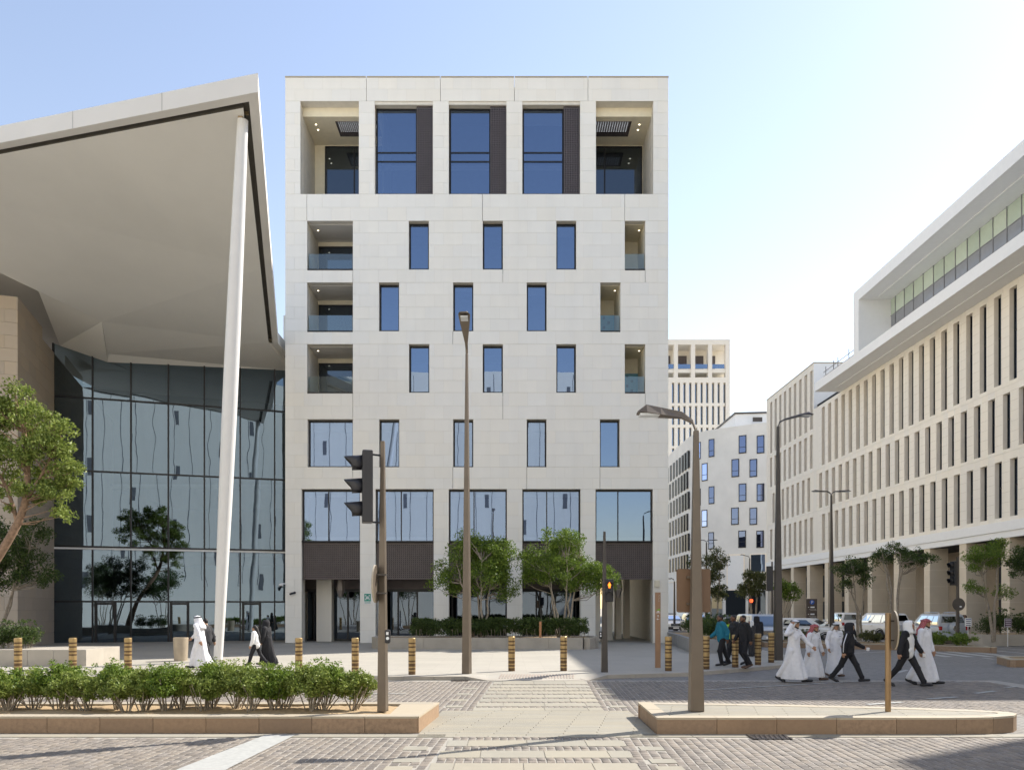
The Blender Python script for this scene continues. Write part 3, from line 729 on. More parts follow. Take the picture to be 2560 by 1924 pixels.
q = thing('wall_lamp', 'beige square box lamp on the right stone pier above the wayfinding post', 'lamp', (bx(1642),BY,bz(1466)))
z = MB(); z.box(bx(1636),bx(1648),BY-.16,BY-.002,bz(1466),bz(1450)); z.build('box', M['loggia'], q, bevel=.01)
z = MB(); z.box(bx(1637.5),bx(1646.5),BY-.15,BY-.02,bz(1466)-.012,bz(1466)-.002); z.build('diffuser', M['white'], q)
for px, lab in ((852,'grey six sided lantern hanging in the left entrance bay'),(1545,'grey six sided lantern hanging in the right passage bay')):
    c = Vector((bx(px)*1.03, BY+1.3, 0)); l = thing('hanging_lantern', lab, 'lantern', (c.x,c.y,bz(1490)))
    q = MB(); q.lathe([(.10,bz(1491)),(.25,bz(1472)),(.16,bz(1447)+.3)], (c.x,c.y,0), 6); q.build('body', mat('lantern_metal',(.24,.21,.19),.5,metal=.3), l)
    q = MB(); q.tube([(c.x,c.y,bz(1447)+.3),(c.x,c.y,bz(1447)+.36)], .02, 6); q.build('rod', M['bronze'], l)
# ---------------------------------------------------------------- glazed hall with the folded canopy
hall = thing('glass_hall', 'glass fronted hall with curtain wall, folded white canopy roof and stone flank', 'building', (-19,44,PZ))
GA, GB = Vector((-25.2,43.4,0)), Vector((-13.3,47.0,0)); gd = (GB-GA).normalized(); gn = Vector((gd.y,-gd.x,0))   # gn points to the street
def on_glass(px, py=None):             # point of the glass plane seen at pixel column px
    k = (px-PX0)/FPX; # X = k*Y along GA + t*gd
    t = (k*GA.y-GA.x)/(gd.x-k*gd.y); p = GA+gd*t
    if py is not None: p = Vector((p.x,p.y,CAMH-(py-PY0)*p.y/FPX))
    return p
mull = [133,231.6,327.6,421,511,600.6,686.6,722]
Zr = [PZ, 2.42, 5.5, 9.75, 13.85]
def ztop(px):
    pts = [(120,855),(157,865),(268,905),(722,926)]
    for (a,b),(c,d) in zip(pts[:-1],pts[1:]):
        if px <= c: return on_glass(px, b+(d-b)*(px-a)/(c-a)).z+.02
    return on_glass(px, 926).z
Mg = Matrix((gd, gn, Vector((0,0,1)))).transposed()
fr = MB()
for px in mull:
    p = on_glass(px); zt = ztop(px)
    fr.obox((p.x,p.y,(PZ+zt)/2), (.04,.09,(zt-PZ)/2), Mg)
frame_cw = fr.build('mullion_grid', M['frame'], hall)
for z, t in ((2.42,.05),(9.75,.045),(13.85,.045),(5.5,.05)):
    q = MB(); c = (on_glass(133)+on_glass(722))/2; L_ = (on_glass(722)-on_glass(133)).length
    q.obox((c.x,c.y,z), (L_/2,.06,t), Mg); q.build('transom', M['frame'], hall)
q = MB(); c = (on_glass(133)+on_glass(722))/2; q.obox((c.x+gn.x*.09,c.y+gn.y*.09,5.39), (L_/2,.035,.05), Mg); q.build('pale_ledge', M['white_paint'], hall)
for a, b in zip(mull[:-1], mull[1:]):
    A, B = on_glass(a), on_glass(b)
    for i in range(5):
        z0 = Zr[i]; z1a = Zr[i+1] if i < 4 else ztop(a); z1b = Zr[i+1] if i < 4 else ztop(b)
        o = Vector((random.uniform(-.004,.004), random.uniform(-.006,.006), 0)); o2 = Vector((0, random.uniform(-.012,.012), 0))
        q = MB(); q.add([Vector((A.x,A.y,z0))+o, Vector((B.x,B.y,z0))-o, Vector((B.x,B.y,z1b))-o+o2, Vector((A.x,A.y,z1a))+o+o2], [(0,1,2,3)])
        q.build('glass_pane', M['glass_cw'], hall)
# doors: darker frames in the bottom row
for px in (240,288,428,470,608,650):
    p = on_glass(px); q = MB(); q.obox((p.x+gn.x*.03,p.y+gn.y*.03,(PZ+2.4)/2), (.07,.06,(2.4-PZ)/2), Mg); q.build('door_stile', M['frame'], hall)
for a, b in ((240,288),(428,470),(608,650)):
    A, B = on_glass(a), on_glass(b); c = (A+B)/2; q = MB(); q.obox((c.x+gn.x*.03,c.y+gn.y*.03,2.3), ((B-A).length/2,.055,.06), Mg); q.build('door_head', M['frame'], hall)
# dim interior
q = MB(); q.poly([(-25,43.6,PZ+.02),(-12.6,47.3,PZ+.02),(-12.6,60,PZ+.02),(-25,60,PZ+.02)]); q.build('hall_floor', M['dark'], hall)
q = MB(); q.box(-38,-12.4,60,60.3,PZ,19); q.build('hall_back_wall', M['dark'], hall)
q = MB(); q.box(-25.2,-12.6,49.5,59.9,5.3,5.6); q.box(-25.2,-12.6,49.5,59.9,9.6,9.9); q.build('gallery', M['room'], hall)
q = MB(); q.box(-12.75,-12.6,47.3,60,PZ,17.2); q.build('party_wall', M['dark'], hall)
# stone flank on the left, square to the glass
Cn = GA+gn*6.6; lf = -gd
Mp = Matrix((lf, -gn, Vector((0,0,1)))).transposed()
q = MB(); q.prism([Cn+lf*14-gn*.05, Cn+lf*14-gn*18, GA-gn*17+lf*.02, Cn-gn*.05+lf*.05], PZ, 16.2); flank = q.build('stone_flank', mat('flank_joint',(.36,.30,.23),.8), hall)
ZW = 18.6; z = PZ; k = 0; org = origin_of(hall)
while z < ZW-.3:
    h = .62; s0 = -.55 if k % 2 else 0.0; u = s0
    while u < 13:
        a_, b_ = max(u, .035), u+1.1
        c = Cn+lf*((a_+b_)/2)+gn*(-.03); zt_ = min(h, 16.2-z) if False else h
        if z+h < 17.2-.0*u:
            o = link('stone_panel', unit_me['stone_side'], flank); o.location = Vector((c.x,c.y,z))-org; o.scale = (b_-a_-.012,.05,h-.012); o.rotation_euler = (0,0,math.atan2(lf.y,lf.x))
        u += 1.1
    u = 0 if k % 2 else -.6
    while u < 6.5:
        a_, b_ = max(u, .0), min(u+1.2, 6.55)
        if b_-a_ > .1 and z+h < 17.0-.05*u:
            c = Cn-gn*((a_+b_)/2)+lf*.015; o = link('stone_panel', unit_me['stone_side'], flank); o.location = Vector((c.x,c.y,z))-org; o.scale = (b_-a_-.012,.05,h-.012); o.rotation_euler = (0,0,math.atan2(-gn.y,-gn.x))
        u += 1.2
    z += h; k += 1
# ---- canopy
C0 = P(645,230,24.5); Z_E = C0.z                      # front corner, underside of the fascia
CL = Vector((-31.5,30.97,Z_E))                         # far left of the front edge
E = P(695,858,43.1)                                   # back end of the right edge, lower
FH = (230-183)*24.5/FPX
Lg, F2, Rg = on_glass(150,864), on_glass(268,905), on_glass(722,926)
F1 = P(255,804,38.5)
Lw = P(96,728,40.55); Lw2 = P(-140,600,40.5)
nf = Vector((CL.y-C0.y, C0.x-CL.x, 0)).normalized()
if nf.y < 0: nf = -nf
ne = Vector(((E-C0).y, -(E-C0).x, 0)).normalized()
if ne.x > 0: ne = -ne
def corner(w):          # the front corner moved inwards by w from both edges
    d1 = (CL-C0).normalized(); d2 = (E-C0).normalized(); d1.z = 0; d2.z = 0; d1.normalize(); d2.normalize()
    s = w/abs(d1.x*d2.y-d1.y*d2.x); return C0+(d1+d2)*s+Vector((0,0,(E.z-C0.z)*s/(E-C0).length))
rim = MB()
c1, c2 = corner(.30), corner(.50)
L1, L2 = CL+nf*.30, CL+nf*.50
E1, E2 = E+ne*.30, E+ne*.50
up = Vector((0,0,FH))
rim.mi = 0
rim.add([CL,C0,C0+up,CL+up],[(0,1,2,3)]); rim.add([C0,E,E+up,C0+up],[(0,1,2,3)])
rim.add([CL,L1,c1,C0],[(0,1,2,3)]); rim.add([C0,c1,E1,E],[(0,1,2,3)])
back_l = Vector((-31.5,60,Z_E)); back_r = Vector((E.x,60,E.z))
rim.add([CL+up,C0+up,E+up,back_r+up,back_l+up],[(0,1,2),(0,2,3),(0,3,4)])
rim.add([E,back_r,back_r+up,E+up],[(0,1,2,3)])
can = rim.build('canopy', M['canopy'], hall)
u2 = Vector((0,0,.22)); gr = MB()
gr.add([L1,c1,c1+u2,L1+u2],[(3,2,1,0)]); gr.add([c1,E1,E1+u2,c1+u2],[(3,2,1,0)])
gr.add([L1+u2,c1+u2,c2+u2,L2+u2],[(3,2,1,0)]); gr.add([c1+u2,E1+u2,E2+u2,c2+u2],[(3,2,1,0)])
gr.add([L2+u2,c2+u2,c2,L2],[(3,2,1,0)]); gr.add([c2+u2,E2+u2,E2,c2],[(3,2,1,0)])
gr.build('shadow_gap', M['groove'], can)
K = c2+(E2-c2)*((35.2-c2.y)/(E2.y-c2.y))
pn = (L2-c2).cross(K-c2).normalized()
def on_plane(px, py):
    d = Vector(((px-PX0)/FPX, 1, -(py-PY0)/FPX)); o_ = Vector((0,0,CAMH)); return o_+d*((c2-o_).dot(pn)/d.dot(pn))
M0 = on_plane(-170,470)
def fold(name, pts):
    q = MB(); q.add(pts, [(0,i,i+1) for i in range(1,len(pts)-1)]); q.build(name, M['soffit'], can)
F3 = P(269,884,43.6); F1 = P(255,804,40.2); Lw = P(96,728,37.6); Lw2 = P(-170,600,33.2)
fold('soffit_panel', [c2, L2, M0, K]); fold('soffit_panel', [F1, Lw, Lw2, M0, K])
fold('soffit_panel', [F1, K, E2, F3]); fold('soffit_panel', [F3, E2, Rg, F2])
fold('soffit_panel', [F1, F3, F2, Lg]); fold('soffit_panel', [F1, Lg, Lw])
q = MB(); b1 = Rg+Vector((.3,2,0)); q.add([E, E2, Rg, b1, Vector((E.x,52,E.z))],[(0,1,2,3,4)]); q.build('soffit_panel', M['soffit'], can)
for k in range(1,6):                       # fascia panel joints
    p = C0+(CL-C0)*(k*.145); q = MB(); d = (CL-C0).normalized()
    q.obox(p-nf*.004+up*.5, (.012,.003,FH*.49), Matrix((d,nf,Vector((0,0,1)))).transposed()); q.build('fascia_joint', mat('joint_grey',(.45,.44,.42),.7), can)
# white roof volume peeping out behind the canopy end
q = MB(); q.box(-14.2,-12.5,49.5,52,16.5,20.6); q.build('roof_upstand', M['canopy'], hall)
# ---- leaning tapered column
cb = G(545,1652,PZ); ct = P(607,300,25.7); 
col = thing('leaning_column', 'tall tapered white column leaning up to the canopy corner', 'column', cb)
top = ct; q = MB(); n = 14; pts = [cb+(top-cb)*(i/n) for i in range(n+1)]
rad = [ .17+(.30-.17)*math.sin(math.pi*min(1,(i/n)*.95+.03))**.8*1.0 if False else 0.14+.112*math.sin(math.pi*(i/n*.86+.05)) for i in range(n+1)]
q.tube(pts, rad, 28); q.build('shaft', mat('column_white',(.72,.715,.70),.45,var=.02), col, smooth=True, sharp=40)
q = MB(); q.tube([cb, cb+Vector((0,0,.06))], .26, 24); q.build('base_plate', M['concrete'], col)
jp = top+(top-cb).normalized()*.02
br = mat('column_head_bronze',(.45,.34,.2),.5,metal=.4)
q = MB(); q.lathe([(.16,-.05),(.16,.05)], jp+Vector((-.05,0,.32)), 12, 'y'); q.build('pin', br, col)
q = MB(); q.box(jp.x-.12,jp.x+.02,jp.y-.12,jp.y-.06,jp.z-.05,jp.z+.5); q.build('fork', br, col)
q = MB(); q.box(jp.x-.12,jp.x+.02,jp.y+.06,jp.y+.12,jp.z-.05,jp.z+.5); q.build('fork', br, col)
q = MB(); q.box(jp.x-.03,jp.x+.20,jp.y-.04,jp.y+.04,jp.z+.15,jp.z+.95); q.build('lug', br, col)
# ---------------------------------------------------------------- colonnaded offices on the right
WX = 30.8; ZR = lambda r: CAMH+r*WX        # r = rise per metre of distance in the photograph
off = thing('colonnade_building', 'beige office block with rows of deep slot windows over a tall colonnade', 'building', (WX+5,60,0))
PITCH = 1.503; Y_S, Y_J, Y_N = 33.6, 78.4, 92.3
def depth_at(px, X=WX): return FPX*X/(px-PX0)
wx = WX
def bay_mesh(name, H, z0, z1, y0, y1, d=.33):
    """one stone panel of a bay (local: y 0..PITCH along the street, z 0..H) with its slot and reveals"""
    q = MB(); g = .012; a, b = g/2, PITCH-g/2; t = g/2
    q.mi = 0
    q.add([(0,a,t),(0,y0,t),(0,y0,H-t),(0,a,H-t)],[(0,3,2,1)]); q.add([(0,y1,t),(0,b,t),(0,b,H-t),(0,y1,H-t)],[(0,3,2,1)])
    q.add([(0,y0,t),(0,y1,t),(0,y1,z0),(0,y0,z0)],[(0,3,2,1)]); q.add([(0,y0,z1),(0,y1,z1),(0,y1,H-t),(0,y0,H-t)],[(0,3,2,1)])
    q.add([(0,a,t),(0,b,t),(.05,b,t),(.05,a,t)],[(0,1,2,3)]); q.add([(0,a,H-t),(.05,a,H-t),(.05,b,H-t),(0,b,H-t)],[(0,1,2,3)])
    q.add([(0,a,t),(.05,a,t),(.05,a,H-t),(0,a,H-t)],[(0,1,2,3)]); q.add([(0,b,t),(0,b,H-t),(.05,b,H-t),(.05,b,t)],[(0,1,2,3)])
    q.mi = 1
    q.add([(0,y0,z0),(d,y0,z0),(d,y0,z1),(0,y0,z1)],[(0,1,2,3)]); q.add([(0,y1,z0),(0,y1,z1),(d,y1,z1),(d,y1,z0)],[(0,1,2,3)])
    q.add([(0,y0,z0),(0,y1,z0),(d,y1,z0),(d,y0,z0)],[(0,1,2,3)]); q.add([(0,y0,z1),(d,y0,z1),(d,y1,z1),(0,y1,z1)],[(0,1,2,3)])
    return q.mesh(name, [M['stone_right'], M['stone_reveal']])
def course_mesh(H, y0, y1):          # dark hairline joints of the courses on the piers
    q = MB(); z = .55
    while z < H-.2:
        q.box(-.0015,.004,.02,y0-.004,z,z+.010); q.box(-.0015,.004,y1+.004,PITCH-.02,z,z+.010); z += .62
    return q.mesh('course_joint', mat('stone_joint',(.42,.36,.28),.8))
def pane_mesh(z0, z1, y0, y1, d=.33, spl=.55):
    q = MB(); zm = z0+(z1-z0)*spl
    q.mi = 0; q.add([(d,y0,z0),(d,y1,z0),(d,y1,z1),(d,y0,z1)],[(0,3,2,1)])
    q.mi = 1; q.box(d-.05,d-.004,y0,y1,zm-.04,zm+.04); q.box(d-.05,d-.004,y0,y0+.05,z0,z1); q.box(d-.05,d-.004,y1-.05,y1,z0,z1)
    return q.mesh('window', [M['glass'], M['frame']])
y0w, y1w = PITCH*.097, PITCH*.572
rows_main = [('r3',.172,.310,.1805,.2945,0.0),('r2',.310,.442,.3165,.428,.46),('r1',.442,.645,.450,.633,.04)]
rows_left = [('l3',.172,.310,.1805,.2945,0.0),('l2',.310,.442,.3165,.428,.46),('l1',.442,.573,.455,.566,.04),('l0',.573,.795,.583,.776,.0)]
base_y = depth_at(2548)
def lay_bays(rows, ya, yb):
    for (nm, a, b, oa, ob, ph) in rows:
        za, zb = ZR(a), ZR(b); H = zb-za
        bm_ = bay_mesh('bay', H, ZR(oa)-za, ZR(ob)-za, y0w, y1w); pm = pane_mesh(ZR(oa)-za, ZR(ob)-za, y0w, y1w); cm = course_mesh(H, y0w, y1w)
        k0 = math.ceil((ya-base_y)/PITCH-ph); k = k0
        while base_y+(k+ph+1)*PITCH <= yb+.01:
            loc = Vector((WX, base_y+(k+ph)*PITCH, za))-off.location
            o = link('facade_panel', bm_, off); o.location = loc
            w = link('window', pm, o); c = tag(link('course_joint', cm, o), kind='stuff')
            k += 1
        # filler strips at the two ends of the row
        s0 = base_y+(k0+ph)*PITCH; s1 = base_y+(k+ph)*PITCH
        for u, v in ((ya, s0), (s1, yb)):
            if v-u > .03: q = MB(); q.box(WX,WX+.06,u+.006,v-.006,za+.006,zb-.006); q.build('facade_panel', M['stone_right'], off)
lay_bays(rows_main, Y_S, Y_J); lay_bays(rows_left, Y_J, Y_N)
q = MB(); q.box(WX+.36,WX+16,Y_S+.02,Y_J,ZR(.139),ZR(.66)); q.build('core', M['dark'], off)
q = MB(); q.box(WX+.36,WX+16,Y_J+.01,Y_N-.02,ZR(.139),ZR(.79)); q.build('core', M['dark'], off)
bk = MB()
for (nm,a,b,oa,ob,ph) in rows_main: bk.box(WX+.345,WX+.35,Y_S,Y_N,ZR(a)-.02,ZR(a)+.02)
bk.build('floor_edge', M['frame'], off)
for (u,v,zt) in ((Y_S-.3,Y_S,ZR(.66)),(Y_N,Y_N+.3,ZR(.795)),):
    q = MB(); q.box(WX,WX+16,u,v,0,zt); q.build('end_wall', M['stone_right'], off)
q = MB(); q.box(WX+.01,WX+16,Y_J-.02,Y_J+.3,ZR(.645),ZR(.795)); q.build('upper_end_wall', M['white_paint'], off)
q = MB(); q.box(WX-.02,WX+16,Y_J-.05,Y_N+.31,ZR(.795),ZR(.795)+.12); q.build('parapet', M['coping'], off)
# white fascia over the colonnade
za, zb = ZR(.139), ZR(.172)
q = MB(); q.box(WX-.12,WX+.3,Y_S-.3,Y_N+.2,za+.42,zb-.003); q.build('fascia', M['white_paint'], off)
q = MB(); q.box(WX-.04,WX+.3,Y_S-.3,Y_N+.2,za,za+.415); q.build('fascia', M['white_paint'], off)
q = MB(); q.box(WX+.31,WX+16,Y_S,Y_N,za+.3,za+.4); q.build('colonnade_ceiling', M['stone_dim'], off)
mat_col = mat('column_stone', (.66,.57,.44), .75, var=.06, nscale=.8)
yc = depth_at(2415)
for k in range(-4, 9):
    y = yc+k*4.51
    if Y_S-.1 < y and y+.82 < Y_N+.3:
        q = MB(); q.box(WX+.02,WX+1.35,y,y+.8,0.005,za); q.build('column', mat_col, off)
        for z in (1.2,2.4,3.6,4.8):
            q = MB(); q.box(WX+.017,WX+1.352,y-.003,y+.803,z,z+.012); q.build('course_joint', M['stone_reveal'], off)
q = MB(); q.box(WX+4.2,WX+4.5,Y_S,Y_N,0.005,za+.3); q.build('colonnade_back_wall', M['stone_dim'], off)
for k in range(-4, 9):
    y = yc+k*4.51+1.6
    if Y_S+.5 < y < Y_N-2:
        for (a,b,c,d) in ((0,1.5,.01,2.7),(0,1.5,3.2,5.6)):
            q = MB(); q.box(WX+4.15,WX+4.195,y+a,y+b,c,d); q.build('shop_window', M['glass_dark'], off)
q = MB(); q.poly([(WX-2.4,Y_S-6,.012),(WX+16,Y_S-6,.012),(WX+16,Y_N+12,.012),(WX-2.4,Y_N+12,.012)]); struct(q.build('colonnade_pavement', M['road']))  # darker road colour used here to cut bounced light under the colonnade
# ---- projecting white frame on the roof
FX = 28.4; ZF = lambda r: CAMH+r*FX
bs = thing('roof_frame', 'long white box frame with ribbon window jutting from the roof of the colonnaded block', 'roof structure', (FX,60,ZF(.70)))
zs0, zs1, zt0, zt1 = ZF(.700), ZF(.727), ZF(.874), ZF(.905)
yA, yB = FPX*FX/(2036-PX0), FPX*FX/(2134-PX0); yBi = FPX*FX/(2146.5-PX0)
q = MB(); q.box(FX,WX+6,Y_S-.5,yA,zs0,zs1); q.build('lower_slab', M['white_paint'], bs)
q = MB(); q.box(FX,WX+10,Y_S-.5,yB,zt0,zt1); q.build('upper_slab', M['white_paint'], bs)
q = MB(); q.box(FX,WX+10,yBi,yB,zs1+.002,zt0-.002); q.build('end_wall', M['white_paint'], bs)
q = MB(); q.box(WX+.15,WX+.4,Y_S,yBi-.01,zs1+.002,ZR(.7316)); q.build('sill_wall', M['white_paint'], bs)
q = MB(); q.box(FX+1.3,FX+1.42,Y_S,yA-1.5,zs0-.06,zs0-.002); q.build('light_cove', M['white_paint'], bs)
q = MB(); q.box(FX+1.25,FX+1.37,Y_S,yBi-.6,zt0-.06,zt0-.002); q.build('light_cove', M['white_paint'], bs)
gz0, gz1, gzm = ZR(.7316), zt0-.002, ZR(.763); y = yBi-.02; k = 0
gpane = [mat('green_glazing'+'abc'[i], c_, .12, var=.03) for i, c_ in enumerate(((.48,.56,.46),(.53,.61,.51),(.45,.53,.44)))]; spg2 = mat('grey_glazing', (.26,.27,.29), .12, var=.05); spg = mat('spandrel_grey', (.20,.20,.21), .5)
while y > Y_S+1.4:
    st = .75 if k == 0 else 1.39
    a, b = y-st, y
    q = MB(); q.box(WX+.2,WX+.22,a+.03,b-.03,gzm+.02,gz1-.03); q.build('window', gpane[k % 3], bs)
    q = MB(); q.box(WX+.2,WX+.22,a+.03,b-.03,gz0+.03,gzm-.02); q.build('spandrel', spg2, bs)
    q = MB(); q.box(WX+.16,WX+.25,a-.03,a+.03,gz0,gz1-.002); q.build('mullion', spg, bs)
    y = a; k += 1
for z in (gz0+.02,gzm): q = MB(); q.box(WX+.17,WX+.255,Y_S+1.4,yBi-.01,z-.025,z+.025); q.build('transom', spg, bs)
rl = thing('guard_rail', 'thin steel guard rail along the roof slab beside the white frame', 'railing', (FX+.6,68,zs1))
pr = [P(2048,936,71.0),P(2072,908,69.3),P(2083,899,68.4),P(2108,880,66.2),P(2120,870,65.2)]
for p in pr: q = MB(); q.tube([(FX+.6,p.y,zs1),(FX+.6,p.y,zs1+1.25)], .03, 6); q.build('post', M['steel_dark'], rl)
for h in (.45,.85): q = MB(); q.tube([(FX+.6,yA-.6,zs1+h),(FX+.6,yB+.2,zs1+h)], .028, 6); q.build('rail', M['steel_dark'], rl)
# ---------------------------------------------------------------- pale corner block with rounded edge
pale = thing('corner_block', 'pale grey stone block with rounded corner and paired windows, end of the street', 'building', (34,116,0))
arc = [(27.75,150),(27.7,122)]+[(28.7-1.0*math.cos(R(a)), 117.2+1.0*0-1.15*math.sin(R(a))*1.0) for a in (10,30,50,70,90)]
arc = [(27.7,150),(27.75,126),(27.85,120.5),(28.1,118.0),(28.6,116.4),(29.6,115.0),(31.2,113.7),(33.5,112.1),(36.8,110.0),(41,107.6)]
ZT = CAMH+462*110/FPX
q = MB(); q.prism(list(reversed([(x,y) for x,y in arc]+[(60,107.6),(60,150)])) if False else [(27.7,150)]+arc[1:]+[(60,107.6),(60,150)], 0, ZT)
wall = q.build('wall', M['stone_white'], pale)
cum = [0]
for a,b in zip(arc[:-1],arc[1:]): cum.append(cum[-1]+math.dist(a,b))
def arc_hit(px):      # where the sight line of a pixel column meets the facade
    k = (px-PX0)/FPX
    for (a,b) in reversed(list(zip(arc[:-1],arc[1:]))):
        dx, dy = b[0]-a[0], b[1]-a[1]; den = dx-k*dy
        if abs(den) < 1e-9: continue
        t = (k*a[1]-a[0])/den
        if -.001 <= t <= 1.001:
            d = Vector((dx,dy,0)).normalized(); return Vector((a[0]+dx*t,a[1]+dy*t,0)), d
    return None
def far_window(px, py0, py1, pxw, two=True, dark=False):
    h = arc_hit(px)
    if h is None: return
    p, d = h; z1 = CAMH-(py0-PY0)*p.y/FPX; z0 = CAMH-(py1-PY0)*p.y/FPX
    h2 = arc_hit(px+pxw); w = (h2[0]-p).length if h2 else 1.2
    d = ((h2[0]-p).normalized() if h2 and w > .2 else d); n = Vector((d.y,-d.x,0))
    if n.y > 0 and n.x > 0: n = -n
    c = p+d*w/2; Mx = Matrix((d,n,Vector((0,0,1)))).transposed(); zc = (z0+z1)/2
    q = MB(); q.obox((c.x,c.y,zc)-Vector((0,0,0)) if False else (c.x+n.x*.0,c.y+n.y*.0,zc), (w/2,.06,(z1-z0)/2), Mx)
    f = q.build('window', M['frame'], pale)
    if not dark:
        for (u,v) in ((.06,.33),(.36,.95)):
            q = MB(); zz0, zz1 = z0+(z1-z0)*u, z0+(z1-z0)*v
            q.obox((c.x+n.x*.062,c.y+n.y*.062,(zz0+zz1)/2), (w/2*.78,.004,(zz1-zz0)/2), Mx); q.build('pane', M['glass_far'], f)
for (y0,y1,xs) in ((1089,1134,((1847,19),(1892,19))),(1148,1193,((1829,19),(1874,19))),(1209,1254,((1847,19),(1892,19))),(1269,1312,((1828,19),(1874,19))),(1326,1369,((1846,19),(1891,19)))):
    for x, w in xs: far_window(x, y0, y1, w)
for (y0,y1,x,w) in ((1098,1143,1772,14),(1159,1203,1755,14),(1216,1260,1772,14),(1275,1318,1754.5,14),(1330,1373,1771,14),(1106,1149,1744,8),(1222,1264,1744,8),(1334,1375,1744,8)): far_window(x,y0,y1,w)
# rows of narrow dark windows along the street side
zrows = []
for r_, (yy0,yy1) in enumerate(((1123,1166),(1174,1216),(1226,1269),(1280,1322),(1331,1374),(1383,1420))):
    zc1 = CAMH-(yy0-PY0)*118.5/FPX; zc0 = CAMH-(yy1-PY0)*118.5/FPX
    y = 119.3+(r_%2)*.75; 
    for k in range(9):
        q = MB(); q.box(27.6,27.86,y,y+.85,zc0,zc1); q.build('window', M['frame'], pale); y += 1.75+k*.12
q = MB(); q.box(27.62,27.82,118.6,150,ZT-6.2*3.35-1.1,ZT-6.2*3.35-1.0); q.build('string_course', M['stone_reveal'], pale)
for (x0,x1,y0,y1,mt) in ((1817,1862,1384,1475,'blank'),(1875,1916,1383,1430,'glass')):
    a, b = arc_hit(x0)[0], arc_hit(x1)[0]; d = (b-a).normalized(); n = Vector((d.y,-d.x,0)); n = -n if n.y > 0 else n
    c = (a+b)/2; Y = c.y; z1, z0 = CAMH-(y0-PY0)*Y/FPX, CAMH-(y1-PY0)*Y/FPX; Mx = Matrix((d,n,Vector((0,0,1)))).transposed()
    q = MB(); q.obox((c.x,c.y,(z0+z1)/2), ((b-a).length/2,.10,(z1-z0)/2), Mx); f = q.build('bay_frame', M['stone_reveal'], pale)
    q = MB(); q.obox((c.x+n.x*.05,c.y+n.y*.05,(z0+z1)/2-.05), ((b-a).length/2*.86,.07,(z1-z0)/2*.92), Mx); q.build('bay_panel', M['white_paint'] if mt == 'blank' else M['glass'], f)
for (x0,x1,y0,y1) in ((1780,1806,1470,1517),(1815,1864,1475,1530),(1872,1914,1475,1535),(1745,1775,1480,1535),(1693,1715,1480,1530)):
    h0, h1 = arc_hit(x0), arc_hit(x1)
    a, b = h0[0], h1[0]; d = (b-a).normalized(); n = Vector((d.y,-d.x,0)); n = -n if n.y > 0 else n
    c = (a+b)/2; Y = c.y; z1 = CAMH-(y0-PY0)*Y/FPX; Mx = Matrix((d,n,Vector((0,0,1)))).transposed()
    q = MB(); q.obox((c.x,c.y,z1/2), ((b-a).length/2,.09,z1/2), Mx); q.build('shopfront', M['glass_dark'], pale)
# setback storey
pa, pb = P(1800,1058,119), P(1925,1030,117)
q = MB(); q.prism([(pa.x+2.2,118.5),(62,115.5),(62,140),(pa.x+2.2,140)], ZT, CAMH+484*118/FPX); ph_ = q.build('penthouse', M['white_paint'], pale)
q = MB(); q.prism([(pa.x+2.0,118.3),(62,115.3),(62,140),(pa.x+2.0,140)], CAMH+484*118/FPX+.002, CAMH+488*118/FPX); q.build('penthouse_roof', M['steel_dark'], ph_)
a = P(1880,1055,117.5); b = P(1906,1044,117.0); q = MB()
for i in range(7): q.box(a.x,b.x,a.y-.45,a.y-.3,a.z+i*(b.z-a.z)/6,a.z+i*(b.z-a.z)/6+.1)
q.build('louvre', M['steel_dark'], ph_)
# ---------------------------------------------------------------- cream tower far behind
TY = 165.0; tx = lambda px: (px-PX0)*TY/FPX; tz = lambda py: CAMH-(py-PY0)*TY/FPX
tow = thing('cream_tower', 'tall cream tower with slot windows and open top storey behind the stone block', 'building', (tx(1740),TY,0))
q = MB(); q.box(tx(1560),tx(1825),TY+4,TY+24,0,tz(850)); q.build('core', M['stone_far'], tow)
grid = MB()
xs_all = [1680,1694.5,1708.5,1723,1737.5,1751.5,1765.5,1780,1794,1808.5]
rows_t = [(958,1007),(1014,1061),(1068,1114),(1120,1167),(1172,1220),(1226,1272)]
edges = [1560]+[v for x in xs_all for v in (x,x+5.8)]+[1825]
for i in range(0, len(edges), 2): grid.box(tx(edges[i]),tx(edges[i+1]),TY,TY+1.2,0,tz(956)-.01)
for (a,b) in zip(rows_t[:-1],rows_t[1:]): grid.box(tx(1672),tx(1812),TY+.02,TY+1.18,tz(b[0]),tz(a[1]))
grid.box(tx(1672),tx(1812),TY+.02,TY+1.18,0,tz(1272))
grid.box(tx(1560),tx(1825),TY,TY+4,tz(956),tz(943)); grid.box(tx(1560),tx(1825),TY,TY+4,tz(861),tz(848))
grid.build('frame_wall', M['stone_far'], tow)
for x in xs_all:
    for (a,b) in rows_t: q = MB(); q.box(tx(x),tx(x+5.8),TY+.8,TY+.9,tz(b),tz(a)); q.build('window', M['glass'], tow)
for (a,b) in ((1685,1695),(1727.5,1738),(1770.5,1780.5),(1814,1825)): q = MB(); q.box(tx(a),tx(b),TY,TY+1.4,tz(943),tz(861)); q.build('top_column', M['stone_far'], tow)
q = MB(); q.box(tx(1672),tx(1824),TY+.3,TY+4,tz(930),tz(921)); q.build('top_floor', M['stone_far'], tow)
for (a,b) in ((1660,1685),(1695,1727),(1738,1770),(1781,1800)): q = MB(); q.box(tx(a),tx(b),TY+3.8,TY+3.95,tz(921),tz(875)); q.build('top_window', M['bronze'], tow)
for (a,b) in ((1660,1685),(1695,1727),(1738,1770),(1781,1812)): q = MB(); q.box(tx(a),tx(b),TY+.3,TY+.33,tz(920),tz(909)); q.build('glass_balustrade', M['glass'], tow)
